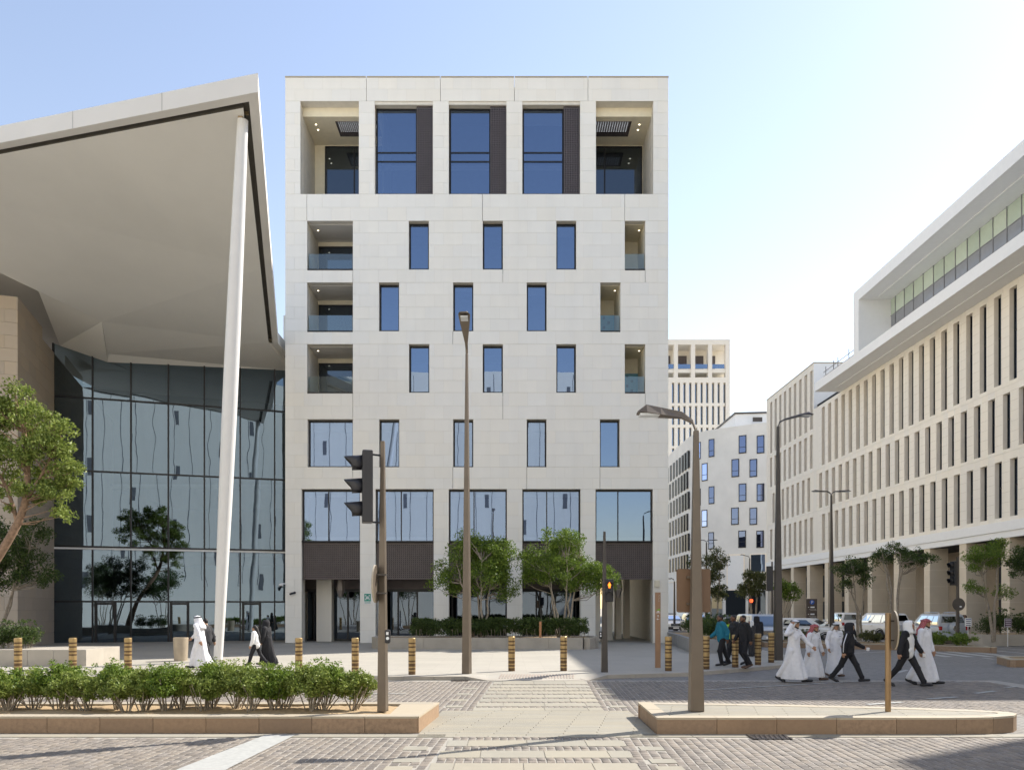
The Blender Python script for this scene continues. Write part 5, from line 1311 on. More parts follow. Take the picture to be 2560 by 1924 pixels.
# signal seen from behind and signal from the side, to the right
def far_signal(label, px, Y, ztop, d, hc, sc=1.0, disc_at=None, w=.07):
    x = (px-PX0)*Y/FPX; t_ = thing('traffic_signal', label, 'traffic light', (x,Y,0))
    q = MB(); taper(q, (x,Y,0), (x,Y,ztop), w, w*.55); q.build('pole', M['steel_dark'], t_)
    signal_head(t_, (x+hc[0],Y+hc[1],hc[2]), d, sc)
    q = MB(); q.box(min(x,x+hc[0]),max(x,x+hc[0])+.03,Y-.02,Y+.02,hc[2]+.5*sc,hc[2]+.54*sc); q.build('bracket', M['black'], t_)
    return t_, x
far_signal('traffic signal seen from behind, left of the dark lamp post', 1930, 45, 4.72, (.25,1,0), (-.14,0,3.75), 1.15)
t_, x = far_signal('traffic signal with round sign back on the far planted median', 2394, 38, 4.55, (-1,-.35,0), (-.20,0,3.75), .95)
rs = thing('round_sign', 'round brown back of a road sign on the far signal pole', 'sign', (x,37.9,2.0)); disc(rs, (x,37.9,2.24), (0,1,0), .31, .02, ('steel_dark','white'), 'steel'); q = MB(); q.box(x+.04,x+.13,37.885,37.898,2.1,2.16); q.build('sticker', M['white'], rs)
x = (1876-PX0)*80/FPX; t_ = thing('traffic_signal', 'far small traffic signal showing red on the street', 'traffic light', (x,80,0))
q = MB(); taper(q, (x,80,0), (x,80,3.0), .07, .05); q.build('pole', M['steel_dark'], t_); q = MB(); q.box(x-.22,x+.22,79.8,79.95,1.75,3.1); hs = q.build('signal_housing', M['black'], t_)
q = MB(); q.lathe([(.2,-.02),(.2,0)], (x,79.8,2.75), 14, 'y'); q.build('lens', emit('lit_red_lamp',(1,.08,.02),1.2), hs)
# sign post on the refuge
p = G(2220,1777,MH); rp_ = thing('sign_post', 'short bronze post with round sign edge on, standing on the refuge', 'sign', p)
q = MB(); q.lathe([(.048,MH),(.048,1.985),(.04,2.0)], (p.x,p.y,0), 18); q.build('post', mat('bronze_post',(.30,.19,.09),.4,metal=.4), rp_, smooth=True, sharp=40)
disc(rp_, (p.x+.10,p.y,1.70), (1,-.27,0), .335, .025, ('steel','white'), 'coping')
for z in (1.86,1.52): q = MB(); q.box(p.x+.03,p.x+.105,p.y-.03,p.y+.03,z-.012,z+.012); q.build('clamp', M['steel_dark'], rp_)
# wayfinding post
p = G(1644.5,1668,PZ); wp = thing('wayfinding_post', 'tall copper wayfinding post with white bicycle symbol by the right pier', 'sign', p)
cop = mat('copper_wayfinding',(.33,.19,.105),.5,var=.05); Ht = P(1644,1480,p.y).z
q = MB(); q.box(p.x-.085,p.x+.085,p.y-.05,p.y+.05,PZ,Ht); q.build('post', cop, wp, bevel=.008)
y = p.y-.053; q = MB()
def ring(q, cx, cz, r, y, w=.008, n=14):
    V = [];
    for k in range(n): a_ = 2*math.pi*k/n; V += [(cx+r*math.cos(a_),y,cz+r*math.sin(a_)),(cx+(r-w)*math.cos(a_),y,cz+(r-w)*math.sin(a_))]
    q.add(V, [(2*k,2*((k+1)%n),2*((k+1)%n)+1,2*k+1) for k in range(n)])
def stroke(q, pts, y, w=.007):
    for a,b in zip(pts[:-1],pts[1:]):
        d = Vector((b[0]-a[0],0,b[1]-a[1])).normalized(); n = Vector((-d.z,0,d.x))*w
        A, B = Vector((a[0],y,a[1])), Vector((b[0],y,b[1])); q.add([A-n,B-n,B+n,A+n],[(0,1,2,3)])
z0 = P(1644,1530,p.y).z; ring(q, p.x-.035, z0, .03, y); ring(q, p.x+.035, z0, .03, y); stroke(q, [(p.x-.035,z0),(p.x-.01,z0+.05),(p.x+.025,z0+.05),(p.x+.035,z0)], y); stroke(q, [(p.x-.01,z0+.05),(p.x,z0),(p.x+.025,z0+.05)], y)
stroke(q, [(p.x,z0-.09),(p.x,z0-.16)], y); stroke(q, [(p.x-.025,z0-.115),(p.x,z0-.088),(p.x+.025,z0-.115)], y)
stroke(q, [(p.x+.04,z0-.22),(p.x-.04,z0-.22)], y); stroke(q, [(p.x-.015,z0-.195),(p.x-.042,z0-.22),(p.x-.015,z0-.245)], y)
z1 = Ht-.08
for k in range(5): stroke(q, [(p.x+.03-.01*(k%2),z1-k*.05),(p.x+.045-.005*k,z1-.02-k*.05)], y, .005)
q.build('white_symbols', M['white'], wp)
q = MB(); q.add([(p.x-.08,y,z0+.07),(p.x+.08,y,z0+.07),(p.x+.05,y,z0+.13),(p.x-.02,y,z0+.10)],[(0,1,2,3)]); q.build('green_mark', mat('sign_leaf_green',(.2,.45,.03),.5), wp)
# litter bin
p = G(452,1651,PZ); bn = thing('litter_bin', 'beige tapered round litter bin on the plaza before the glass hall', 'litter bin', p)
q = MB(); q.lathe([(.235,.0),(.235,.04)], p, 28); q.build('plinth', M['coping'], bn)
q = MB(); q.lathe([(.235,.045),(.25,.35),(.27,.86),(.255,.87),(.25,.80)], p, 32); q.build('body', mat('bin_paint',(.42,.35,.26),.45,metal=.2), bn, smooth=True, sharp=40)
# information totem and small boards
x0, x1 = (2016-PX0)*58/FPX, (2043-PX0)*58/FPX; zt = P(0,1496,58).z
it = thing('information_totem', 'dark brown parking information totem with blue P before the colonnade', 'sign', ((x0+x1)/2,58,0))
q = MB(); q.box(x0,x1,58,58.2,0,zt); q.build('slab', mat('totem_brown',(.075,.055,.045),.5), it)
q = MB(); q.lathe([(.17,-.006),(.17,0)], ((x0+x1)/2+.02,57.995,zt-.25), 20, 'y'); dsk = q.build('blue_disc', M['bluegrey'], it)
fc = bpy.data.curves.new('letter_p','FONT'); fc.body = 'P'; fc.size = .3; fc.align_x = 'CENTER'; fc.extrude = .002
fo = bpy.data.objects.new('letter', fc); COL.objects.link(fo); dg = bpy.context.evaluated_depsgraph_get(); lm = bpy.data.meshes.new_from_object(fo.evaluated_get(dg)); bpy.data.objects.remove(fo); lm.materials.clear(); lm.materials.append(M['white'])
fo = link('letter', lm, it); fo.rotation_euler = (R(90),0,0); fo.location = (.02,-.016,zt-.25-.105)
for k in range(3):
    z = zt-.62-k*.52; q = MB(); q.box(x0+.30,x0+.60,57.993,57.999,z-.05,z+.05); q.build('white_panel', M['white'], it)
    q = MB(); q.box(x0+.12,x0+.2,57.993,57.999,z-.02,z+.02); q.build('arrow', M['white'], it)
    q = MB()
    for j in range(2):
        xx = x0+.2+.1*j
        while xx < x1-.08: w = random.uniform(.02,.06); q.box(xx,xx+w,57.994,57.999,z-.17-j*.08,z-.14-j*.08); xx += w+.015
    q.build('caption_lines', mat('caption_grey',(.45,.42,.38),.6), it, kind='stuff')
def board(label, px, py0, py1, pw, Y, face, lines, zb=.0):
    x0, x1 = (px-pw/2-PX0)*Y/FPX, (px+pw/2-PX0)*Y/FPX; z1, z0 = P(0,py0,Y).z, P(0,py1,Y).z
    b_ = thing('estate_sign', label, 'sign', ((x0+x1)/2,Y,zb))
    q = MB(); q.tube([((x0+x1)/2,Y+.02,zb),((x0+x1)/2,Y+.02,z0+.05)], .015, 6); q.build('stake', M['white'], b_)
    q = MB(); q.box(x0,x1,Y-.012,Y,z0,z1); q.build('plate', M['white'], b_, bevel=.004)
    if face != 'white': q = MB(); q.box(x0+.012,x1-.012,Y-.016,Y-.0125,z0+.012,z1-.012); q.build('dark_face', mat('maroon_face',(.06,.03,.05),.5), b_)
    for k in range(lines):
        z = z1-(z1-z0)*(k+.7)/(lines+.3); q = MB(); w = (x1-x0)*(.36 if k else .40); xm = (x0+x1)/2
        q.box(xm-w,xm+w,Y-.02,Y-.0165,z-.02,z+.02); q.build('text_line', mat('print_blue',(.03,.05,.25),.6) if face == 'white' and k == 0 else (mat('print_dark',(.08,.08,.12),.6) if face == 'white' else mat('print_pale',(.55,.5,.55),.6)), b_)
board('small white notice board on a stake by the terrace wall', 2420.5, 1544, 1565, 16.5, 41.6, 'white', 4)
board('small dark maroon notice board on a stake by the terrace wall', 2520, 1545, 1567, 18, 41.4, 'dark', 4)
x = (1900-PX0)*56/FPX; wt = thing('warning_sign', 'small triangular pedestrian warning sign behind the grey van', 'sign', (x,56,0))
z0, z1 = P(0,1540.5,56).z, P(0,1524.5,56).z; hw_ = .245
q = MB(); q.tube([(x,56.03,0),(x,56.03,z0+.1)], .03, 6); q.build('post', M['steel_dark'], wt)
q = MB(); q.extr([(x-hw_,56,z0),(x+hw_,56,z0),(x,56,z1)], (0,.02,0)); q.build('black_border', M['black'], wt)
q = MB(); q.extr([(x-hw_*.86,55.994,z0+.035),(x+hw_*.86,55.994,z0+.035),(x,55.994,z1-.06)], (0,.004,0)); q.build('white_field', M['white'], wt)
q = MB(); q.extr([(x-hw_*.62,55.988,z0+.08),(x+hw_*.62,55.988,z0+.08),(x,55.988,z1-.14)], (0,.004,0)); q.build('inner_field', mat('sign_pink',(.5,.4,.36),.6), wt)
q = MB(); q.ico((x,55.984,z0+.29), (.03,.004,.03), 1); q.add([(x-.05,55.984,z0+.10),(x+.05,55.984,z0+.10),(x+.035,55.984,z0+.25),(x-.035,55.984,z0+.25)],[(0,1,2,3)]); q.build('pictogram', M['black'], wt)
# ---------------------------------------------------------------- vehicles
def carpaint(name, c): 
    m = mat(name, c, .28, var=.02); b = m.node_tree.nodes['Principled BSDF']; b.inputs['Coat Weight'].default_value = .6; b.inputs['Coat Roughness'].default_value = .05; return m
PW, PS, PG = carpaint('white_car_paint',(.74,.74,.73)), carpaint('silver_car_paint',(.42,.45,.48)), carpaint('grey_car_paint',(.30,.32,.35))
cg = glass('car_glass', (.7,.78,.85), (.06,.065,.07), .22); trim = mat('car_black_trim',(.025,.025,.027),.5); alloy = mat('alloy_wheel',(.5,.5,.52),.3,metal=.8)
def loft(q, secs):
    n = len(secs[0]); V = [p for s in secs for p in s]
    F = [(i*n+j, i*n+(j+1)%n, (i+1)*n+(j+1)%n, (i+1)*n+j) for i in range(len(secs)-1) for j in range(n)]
    F += [tuple(range(n-1,-1,-1)), tuple(range((len(secs)-1)*n, len(secs)*n))]; q.add(V, F)
def car(label, x, y, yaw, paint, scale=.92, kind='suv', spare=False, H=1.88, rails=False, cat='car', dark_hood=False):
    t = thing('parked_car' if kind != 'van' else 'parked_van', label, 'van' if kind == 'van' else 'car', (x,y,.002), R(yaw)); t.scale = (scale,)*3
    van = kind == 'van'; W = .96; L = 2.42; belt = 1.12; hood = 1.10 if not van else 1.15
    st = [(-L,.86,.55,1.05),(-L+.12,.93,.40,belt),(-1.0,W,.34,belt),(.75,W,.34,belt-.01),(1.1,W,.34,hood),(1.7,.94,.36,hood-.03),(2.2,.88,.42,hood-.10),(2.38,.80,.50,hood-.2),(L,.72,.56,.86)]
    secs = []
    for (sx,w,z0,z1) in st:
        secs.append([(sx,-w*.90,z0),(sx,-w*.985,z0+.12),(sx,-w,(z0+z1)/2),(sx,-w*.985,z1-.10),(sx,-w*.90,z1-.02),(sx,-w*.5,z1+.012),(sx,w*.5,z1+.012),(sx,w*.90,z1-.02),(sx,w*.985,z1-.10),(sx,w,(z0+z1)/2),(sx,w*.985,z0+.12),(sx,w*.90,z0)])
    q = MB(); loft(q, secs); q.build('body', paint, t, smooth=True, local=True, sharp=38)
    # cabin
    f0, f1 = (1.12,.38) if not van else (1.75,1.25); b0, b1 = -2.32, -2.14
    wb, wt = .90, .70 if not van else .78; zr = H
    def cs(px, z, w): return px, z, w
    prof = [(b0,belt-.03,wb*.96),(b0+.05,1.35,wb*.95),(b1,zr-.14,wt*1.03),(b1+.14,zr-.03,wt*.95)], [(f0,belt-.03,wb*.95),(f0-.2*(f0-f1),1.30,wb*.93),(f1+.05,zr-.12,wt*1.02),(f1-.10,zr-.02,wt*.95)]
    V = []
    for a, b in zip(*prof):
        for (px,z,w) in (a,b): V += [(px,-w,z),(px,w,z)]
    # rings of 4 (back-right, back-left, front-left, front-right)
    rings = [[V[4*k],V[4*k+1],V[4*k+3],V[4*k+2]] for k in range(4)]
    q = MB(); loft(q, rings); ob = q.build('cabin', paint, t, smooth=True, local=True, sharp=30); bev(ob, .05, 3)
    def lerp(a,b,s): return Vector(a)+(Vector(b)-Vector(a))*s
    def surf(k, u, v):          # k side: 'l','r','f','b' ; u across, v up (0..1) over the middle band
        r1, r2 = rings[1], rings[2]; r0 = rings[0]
        idx = {'r':(0,3),'l':(1,2),'f':(2,3),'b':(1,0)}[k]
        def at(r): return lerp(r[idx[0]], r[idx[1]], u)
        return lerp(at(r0), at(r1), v/.25) if v < .25 else lerp(at(r1), at(r2), (v-.25)/.75)
    def pane(k, u0, u1, v0, v1, nm, off=.012):
        n = {'r':Vector((0,-1,.25)),'l':Vector((0,1,.25)),'f':Vector((1,0,.6)),'b':Vector((-1,0,.15))}[k].normalized()*off
        us = (u0,(u0+u1)/2,u1); vs_ = (v0,.25,v1) if v0 < .25 else (v0,(v0+v1)/2,v1)
        P_ = [[surf(k,u,v)+n for u in us] for v in vs_]
        q = MB(); q.add([p for r in P_ for p in r], [(3*i+j,3*i+j+1,3*i+j+4,3*i+j+3) for i in range(2) for j in range(2)]); q.build(nm, cg, t, local=True)
    for k in 'lr':
        for (u0,u1) in ((.05,.24),(.27,.53),(.56,.86)): pane(k, u0, u1, .12, .97, 'side_window')
    pane('f', .07, .93, .10, .97, 'windscreen'); pane('b', .09, .91, .22, .95, 'rear_window')
    # wheels
    for sx in (-1.42,1.45):
        for sy in (-1,1):
            q = MB(); c = (sx, sy*.84, .375); q.lathe([(.25,-.11),(.36,-.11),(.375,-.05),(.375,.05),(.36,.11),(.25,.11)], c, 22, 'y'); w = q.build('wheel', M['tyre'], t, smooth=True, local=True, sharp=40)
            q = MB(); q.lathe([(.25,-.02),(.22,.03*1),(.06,.05)], (sx, sy*.93, .375), 18, 'y') if sy < 0 else q.lathe([(.06,-.05),(.22,-.03),(.25,.02)], (sx, sy*.93+.0, .375), 18, 'y'); q.build('rim', alloy, w, smooth=True, local=True)
            q = MB(); Va = []; m = 12
            for j in range(m+1):
                a_ = math.pi*j/m; Va += [(sx+.44*math.cos(a_),sy*.965,.375+.44*math.sin(a_)),(sx+.39*math.cos(a_),sy*.968,.375+.39*math.sin(a_)),(sx+.39*math.cos(a_),sy*.85,.375+.39*math.sin(a_)),(sx+.44*math.cos(a_),sy*.90,.375+.44*math.sin(a_))]
            q.add(Va, [(4*j+i,4*j+(i+1)%4,4*j+4+(i+1)%4,4*j+4+i) for j in range(m) for i in range(4)]); q.build('wheel_arch', trim, t, local=True)
    q = MB(); q.box(-L-.04,-L+.14,-.84,.84,.42,.62); q.build('rear_bumper', trim if not spare else paint, t, local=True, bevel=.03)
    q = MB(); q.box(2.2,L+.05,-.80,.80,.38,.62); q.build('front_bumper', paint if not dark_hood else trim, t, local=True, bevel=.05)
    q = MB(); q.box(L-.06,L+.022,-.46,.46,.68,.92); g_ = q.build('grille', trim, t, local=True, bevel=.02)
    for i in range(3): q = MB(); q.box(L+.018,L+.032,-.44,.44,.72+i*.07,.74+i*.07); q.build('grille_bar', M['chrome'], g_, local=True)
    for sy in (-1,1):
        q = MB(); q.obox((2.30,sy*.66,.83), (.08,.15,.085), Matrix.Rotation(-sy*.35,3,'Z')); q.build('headlight', M['clear_lens'], t, local=True, bevel=.03)
        q = MB(); q.box(-L-.015,-L+.2,sy*.80-.09,sy*.80+.09,.86,1.10); q.build('tail_light', M['red_lens'], t, local=True, bevel=.02)
        q = MB(); q.obox((.92,sy*1.05,1.20), (.06,.11,.085)); q.build('door_mirror', paint, t, local=True, bevel=.03)
        for hx in (-.75,.35): q = MB(); q.box(hx,hx+.2,sy*.972-.012,sy*.972+.012,.95,.985); q.build('door_handle', M['chrome'], t, local=True)
        if rails: q = MB(); q.tube([(-1.9,sy*.62,zr),(-1.8,sy*.62,zr+.06),(-.1,sy*.62,zr+.06),(.1,sy*.62,zr)], .018, 6); q.build('roof_rail', M['chrome'], t, local=True)
    for sx in (-L-.045, L+.052): q = MB(); q.box(sx-.008,sx+.008,-.26,.26,.46 if sx > 0 else .68,.58 if sx > 0 else .79); q.build('number_plate', M['white'], t, local=True)
    if spare:
        q = MB(); q.lathe([(.20,-.30),(.30,-.29),(.375,-.24),(.39,-.10),(.36,-.02)], (-L+.02,.0,.98), 28, 'x'); s_ = q.build('spare_wheel', PS, t, smooth=True, local=True, sharp=50)
        q = MB(); q.lathe([(.19,-.318),(.20,-.302)], (-L+.02,.0,.98), 24, 'x'); q.build('hub_cover', M['chrome'], s_, local=True)
    if dark_hood: q = MB(); q.box(-.3,.1,-.5,.5,zr,zr+.09); q.build('light_bar', trim, t, local=True, bevel=.02)
    return t
def at(px, Y): return (px-PX0)*Y/FPX
car('white patrol car half hidden by the stone building corner', at(1676,64), 64, -90, PW, .88, H=1.72, dark_hood=True)
car('white off road car behind the street planter', at(1737,56), 56, -97, PW, .90)
car('silver grey van facing the viewer behind the pedestrians', at(1897,44), 44, -92, PS, .90, kind='van', H=1.92)
car('white crossover facing right behind the men in white robes', at(2022,45.5), 45.5, -42, PW, .86, H=1.72)
car('white off road car seen from behind next to the twin armed lamp post', at(2104,58), 58, 88, PW, .92)
car('white off road car parked behind the open crowned tree', at(2192,52), 52, 104, PW, .92)
car('silver off road car with round spare wheel on its tail', at(2335,46.5), 46.5, 88, PS, .92, spare=True, rails=True)
# ---------------------------------------------------------------- people
def clothmat(name, c, rough=.85):
    m = mat(name, c, rough, var=.05, nscale=12); t, N, L, b = nt(m)
    tc = N.new('ShaderNodeTexCoord'); mp = N.new('ShaderNodeMapping'); mp.inputs['Scale'].default_value = (9,9,2.2); L.new(tc.outputs['Object'], mp.inputs[0])
    bump(t, noise(t, 1.0, 3, .6, vec=mp.outputs[0], dist=1.2), 1.0, .035, b); return m
CL_ = dict(white=clothmat('white_cotton',(.76,.76,.79)), black=clothmat('black_cloth',(.014,.014,.017)), teal=clothmat('teal_fabric',(.012,.16,.24)), lime=clothmat('lime_fabric',(.30,.52,.02)),
  charcoal=clothmat('charcoal_fabric',(.03,.03,.033)), red=clothmat('red_check_cloth',(.40,.05,.06)), grey=clothmat('grey_white_cloth',(.55,.54,.52)), ivory=clothmat('ivory_cotton',(.78,.78,.77)), shoe=mat('black_shoe',(.015,.015,.017),.5), sandal=mat('brown_sandal',(.10,.06,.04),.6))
# red and white checked headcloth
rc = CL_['red'].node_tree; ck = rc.nodes.new('ShaderNodeTexChecker'); ck.inputs['Scale'].default_value = 55; ck.inputs['Color1'].default_value = (.30,.012,.025,1); ck.inputs['Color2'].default_value = (.42,.20,.20,1)
tcn = rc.nodes.new('ShaderNodeTexCoord'); rc.links.new(tcn.outputs['Object'], ck.inputs['Vector']); rc.links.new(ck.outputs['Color'], rc.nodes['Principled BSDF'].inputs['Base Color'])
SK_ = [mat('skin_tan',(.36,.20,.12),.5,var=.05), mat('skin_brown',(.16,.075,.042),.5,var=.05), mat('skin_light',(.48,.30,.20),.5,var=.05)]
HAIR = mat('dark_hair',(.012,.010,.009),.6); EYE = mat('eye_dark',(.02,.015,.012),.2)
TMP = bpy.data.scenes.new('workbench')
def remesh(name, q, mat_, parent, vox=.013, smooth=5, thick=0):
    me = q.mesh(name, mat_); o = bpy.data.objects.new(name, me); TMP.collection.objects.link(o)
    m = o.modifiers.new('r','REMESH'); m.mode = 'VOXEL'; m.voxel_size = vox; m.use_smooth_shade = True
    s = o.modifiers.new('s','SMOOTH'); s.factor = .5; s.iterations = smooth
    TMP.view_layers[0].update(); dg = TMP.view_layers[0].depsgraph; me2 = bpy.data.meshes.new_from_object(o.evaluated_get(dg)); me2.name = name
    bpy.data.objects.remove(o); bpy.data.meshes.remove(me)
    if not me2.materials: me2.materials.append(mat_)
    return link(name, me2, parent)
def cap(q, a, b, ra, rb, n=12):
    a, b = Vector(a), Vector(b); q.tube([a, a+(b-a)*.5, b], [ra,(ra+rb)/2,rb], n); q.ico(a, ra*.98, 2); q.ico(b, rb*.98, 2)
def person(label, px, py, H, yaw, z=0.0, legs=((22,6),(-20,14)), arms=((-18,12,8),(20,15,8)), outfit='thobe', top='white', bottom='black', under=None, head=None, headk='white', skin=0, shoes='shoe', lean=3, headturn=0, hold=None, beard=True, stripe=False, Y=None):
    """legs: (hip angle, knee bend) left/right; arms: (swing, elbow, abduction) left/right. Faces +X locally."""
    p = G(px,py,z) if Y is None else Vector(((px-PX0)*Y/FPX,Y,z)); s = H/1.75
    t = thing('person', label, 'person', p, R(yaw)); t.scale = (s*1.10,s*1.10,s)
    hipz = .92; J = {}
    for i, (sd_, (a,b)) in enumerate(zip((1,-1), legs)):
        a, b = R(a), R(b); h = Vector((0,sd_*.09,hipz)); k = h+Vector((math.sin(a),0,-math.cos(a)))*.43; an = k+Vector((math.sin(a-b),0,-math.cos(a-b)))*.42
        pitch = max(-.1, -(a-b))*.9 if a-b < 0 else -.12
        J[i] = (h,k,an,pitch)
    # drop so that the lowest foot touches the ground
    def toe(i):
        an, pt = J[i][2], J[i][3]; f = Vector((math.cos(pt),0,-math.sin(pt))); return an+f*.17-Vector((0,0,.055)), an-f*.06-Vector((0,0,.06)), f
    low = min(min(toe(i)[0].z, toe(i)[1].z) for i in (0,1))-.02
    dz = Vector((0,0,-low)); dx = -(J[0][2].x+J[1][2].x)/2
    dz.x = 0
    J = {i:(h+dz,k+dz,an+dz,pt) for i,(h,k,an,pt) in J.items()}
    Z = lambda z_: z_-low
    ln = R(lean); up_ = Vector((math.sin(ln),0,math.cos(ln)))
    pel = Vector((0,0,Z(.95))); def_ = pel
    T = lambda d: pel+up_*d
    waist, chest, neckb = T(.13), T(.36), T(.53); hd = T(.68)+Vector((.025,0,0)); sh = {0:T(.49)+Vector((0,.175,0)),1:T(.49)+Vector((0,-.175,0))}
    A = {}
    for i, (sd_, ar) in enumerate(zip((1,-1), arms)):
        sw, el, ab = R(ar[0]), R(ar[1]), R(ar[2])
        if len(ar) > 3:      # explicit elbow and hand
            e, hnd = Vector(ar[3])+dz, Vector(ar[4])+dz
        else:
            d1 = Vector((math.sin(sw)*math.cos(ab), sd_*math.sin(ab), -math.cos(sw)*math.cos(ab))); e = sh[i]+d1*.29
            d2 = Vector((math.sin(sw+el)*math.cos(ab*.6), sd_*math.sin(ab*.5), -math.cos(sw+el)*math.cos(ab*.6))); hnd = e+d2*.25
        A[i] = (sh[i], e, hnd)
    sk = SK_[skin]
    # ---- body: one continuous skin
    q = MB()
    cap(q, T(.50), T(.60), .058, .055); cap(q, pel, chest, .125, .135); cap(q, chest, T(.50), .13, .09)
    q.ico(hd, (.088,.074,.112), 3); q.ico(hd+Vector((.035,0,-.055)), (.058,.052,.06), 2); q.ico(hd+Vector((.088,0,-.012)), (.022,.014,.022), 2)   # jaw, nose
    q.ico(hd+Vector((.078,0,.028)), (.018,.05,.012), 2); q.ico(hd+Vector((.076,0,-.062)), (.018,.026,.012), 2); q.ico(hd+Vector((.068,0,-.095)), (.02,.022,.016), 2)
    for sd_ in (-1,1): q.ico(hd+Vector((-.005,sd_*.078,-.005)), (.022,.012,.034), 2)
    for i in (0,1):
        h,k,an,pt = J[i]; cap(q, h, k, .085, .055); cap(q, k, an, .055, .038); tt, hl, f = toe(i); cap(q, hl+Vector((0,0,.02)), tt+Vector((0,0,.01)), .036, .03)
        s0, e, hn = A[i]; cap(q, s0, e, .052, .042); cap(q, e, hn, .041, .028)
        d = (hn-e).normalized(); sd_ = 1 if i == 0 else -1; side = Vector((0,1,0)); side = (side-d*side.dot(d)).normalized(); fwd = d.cross(side)*1.0
        pc = hn+d*.055; fl = fwd if fwd.x > 0 else -fwd
        cap(q, hn+d*.01-fl*.015, hn+d*.085-fl*.02, .022, .021, 8); cap(q, hn+d*.01+fl*.015, hn+d*.085+fl*.02, .022, .021, 8)
        for j, (o_, L_) in enumerate(((-.030,.055),(-.010,.072),(.010,.076),(.030,.066))):
            b0 = hn+d*.09+fl*o_; b1 = b0+d*L_*.55-side*sd_*.008; b2 = b1+d*L_*.38-side*sd_*.025; cap(q, b0, b1, .0095, .009, 6); cap(q, b1, b2, .009, .008, 6)
        b0 = hn+d*.03+fl*.03; b1 = b0+d*.035+fl*.028; b2 = b1+d*.032+fl*.004; cap(q, b0, b1, .011, .010, 6); cap(q, b1, b2, .010, .009, 6)
    body = remesh('body', q, sk, t, .0105, 3)
    for sd_ in (-1,1):
        q = MB(); q.ico(hd+Vector((.080,sd_*.030,.008)), (.009,.013,.008), 1); q.build('eye', EYE, t, local=True)
    # ---- hair / head dress
    if head in ('hair','bald'):
        q = MB(); th = .118 if head == 'hair' else .114
        q.ico(hd+Vector((-.014,0,.022)), (.088,.080,th-.014), 3); hair_o = remesh('hair', q, HAIR, t, .012, 2)
    if beard and head not in ('abaya','hijab','long'):
        q = MB(); cap(q, hd+Vector((.03,.05,-.065)), hd+Vector((.072,.0,-.105)), .022, .024, 8); cap(q, hd+Vector((.03,-.05,-.065)), hd+Vector((.072,0,-.105)), .022, .024, 8); remesh('beard', q, HAIR, t, .01, 2)
    if head == 'long':
        q = MB(); q.ico(hd+Vector((-.02,0,.022)), (.10,.088,.105), 3); cap(q, hd+Vector((-.07,0,0)), T(.30)+Vector((-.15,0,0)), .075, .06); cap(q, T(.30)+Vector((-.15,0,0)), T(.08)+Vector((-.16,0,0)), .06, .03); remesh('hair', q, HAIR, t, .013, 3)
    if head in ('ghutra','ghutra_up'):
        q = MB(); hm = CL_[headk]; n = 24; V = []
        rows = [(.128,.0,.0,0),(.105,.070,.068,0),(.062,.102,.094,0),(.012,.116,.104,.0),(-.06,.122,.118,.02),(-.14,.128,.155,.05),(-.22,.130,.185,.09),(-.31,.10,.17,.13)]
        for ri, (zz,rx,ry,bk) in enumerate(rows):
            for j in range(n+1):
                f = j/n; a_ = (R(62)+(2*math.pi-R(124))*f) if ri > 2 else 2*math.pi*f+.0
                if ri <= 2: a_ = R(62)*0+2*math.pi*f
                w = 1+.05*math.sin(9*a_+ri)*(ri > 3)
                V.append(hd+Vector((rx*math.cos(a_)*w-bk-.006, ry*math.sin(a_)*w, zz)))
        # front rows open towards the face: remap the columns of the lower rows
        F = [(r_*(n+1)+j, r_*(n+1)+j+1, (r_+1)*(n+1)+j+1, (r_+1)*(n+1)+j) for r_ in range(len(rows)-1) for j in range(n)]
        q.add(V, F); ob = q.build('headcloth', hm, t, smooth=True, local=True); sd2 = ob.modifiers.new('t','SOLIDIFY'); sd2.thickness = .012
        q.ico
        q = MB(); m = 20
        ringp = [hd+Vector((.107*math.cos(2*math.pi*k/m)-.008, .097*math.sin(2*math.pi*k/m), .060-.012*math.cos(2*math.pi*k/m))) for k in range(m+1)]
        q.tube(ringp, .013, 6, cap=False); q.tube([v+Vector((0,0,.022)) for v in ringp], .012, 6, cap=False)
        if headk == 'red': q = MB(); q.tube([v+Vector((0,0,.01)) for v in ringp], .022, 6, cap=False); q.build('wrapped_band', CL_['red'], t, smooth=True, local=True)
        else: q.build('head_cord', CL_['black'], t, smooth=True, local=True)
    if head in ('hood','abaya','hijab'):
        hm = CL_[headk]; q = MB(); n = 20; V = []
        rows = [(.142,.02,.02,-.02),(.128,.075,.068,-.015),(.085,.115,.098,-.012),(.02,.125,.108,-.012),(-.06,.122,.108,-.01),(-.13,.118,.120,-.005),(-.19,.115,.15,-.0)]
        for ri, (zz,rx,ry,cx) in enumerate(rows):
            op = R((0,20,38,46,42,18,4)[ri])
            for j in range(n+1):
                a_ = op+(2*math.pi-2*op)*j/n; V.append(hd+Vector((rx*math.cos(a_)+cx, ry*math.sin(a_), zz)))
        F = [(r_*(n+1)+j, r_*(n+1)+j+1, (r_+1)*(n+1)+j+1, (r_+1)*(n+1)+j) for r_ in range(len(rows)-1) for j in range(n)]+[tuple(range(n+1))]
        q.add(V, F); ob = q.build('hood' if head == 'hood' else 'headscarf', hm, t, smooth=True, local=True); sd2 = ob.modifiers.new('t','SOLIDIFY'); sd2.thickness = .018
    # ---- clothes
    rng = np.random.default_rng(int(px))
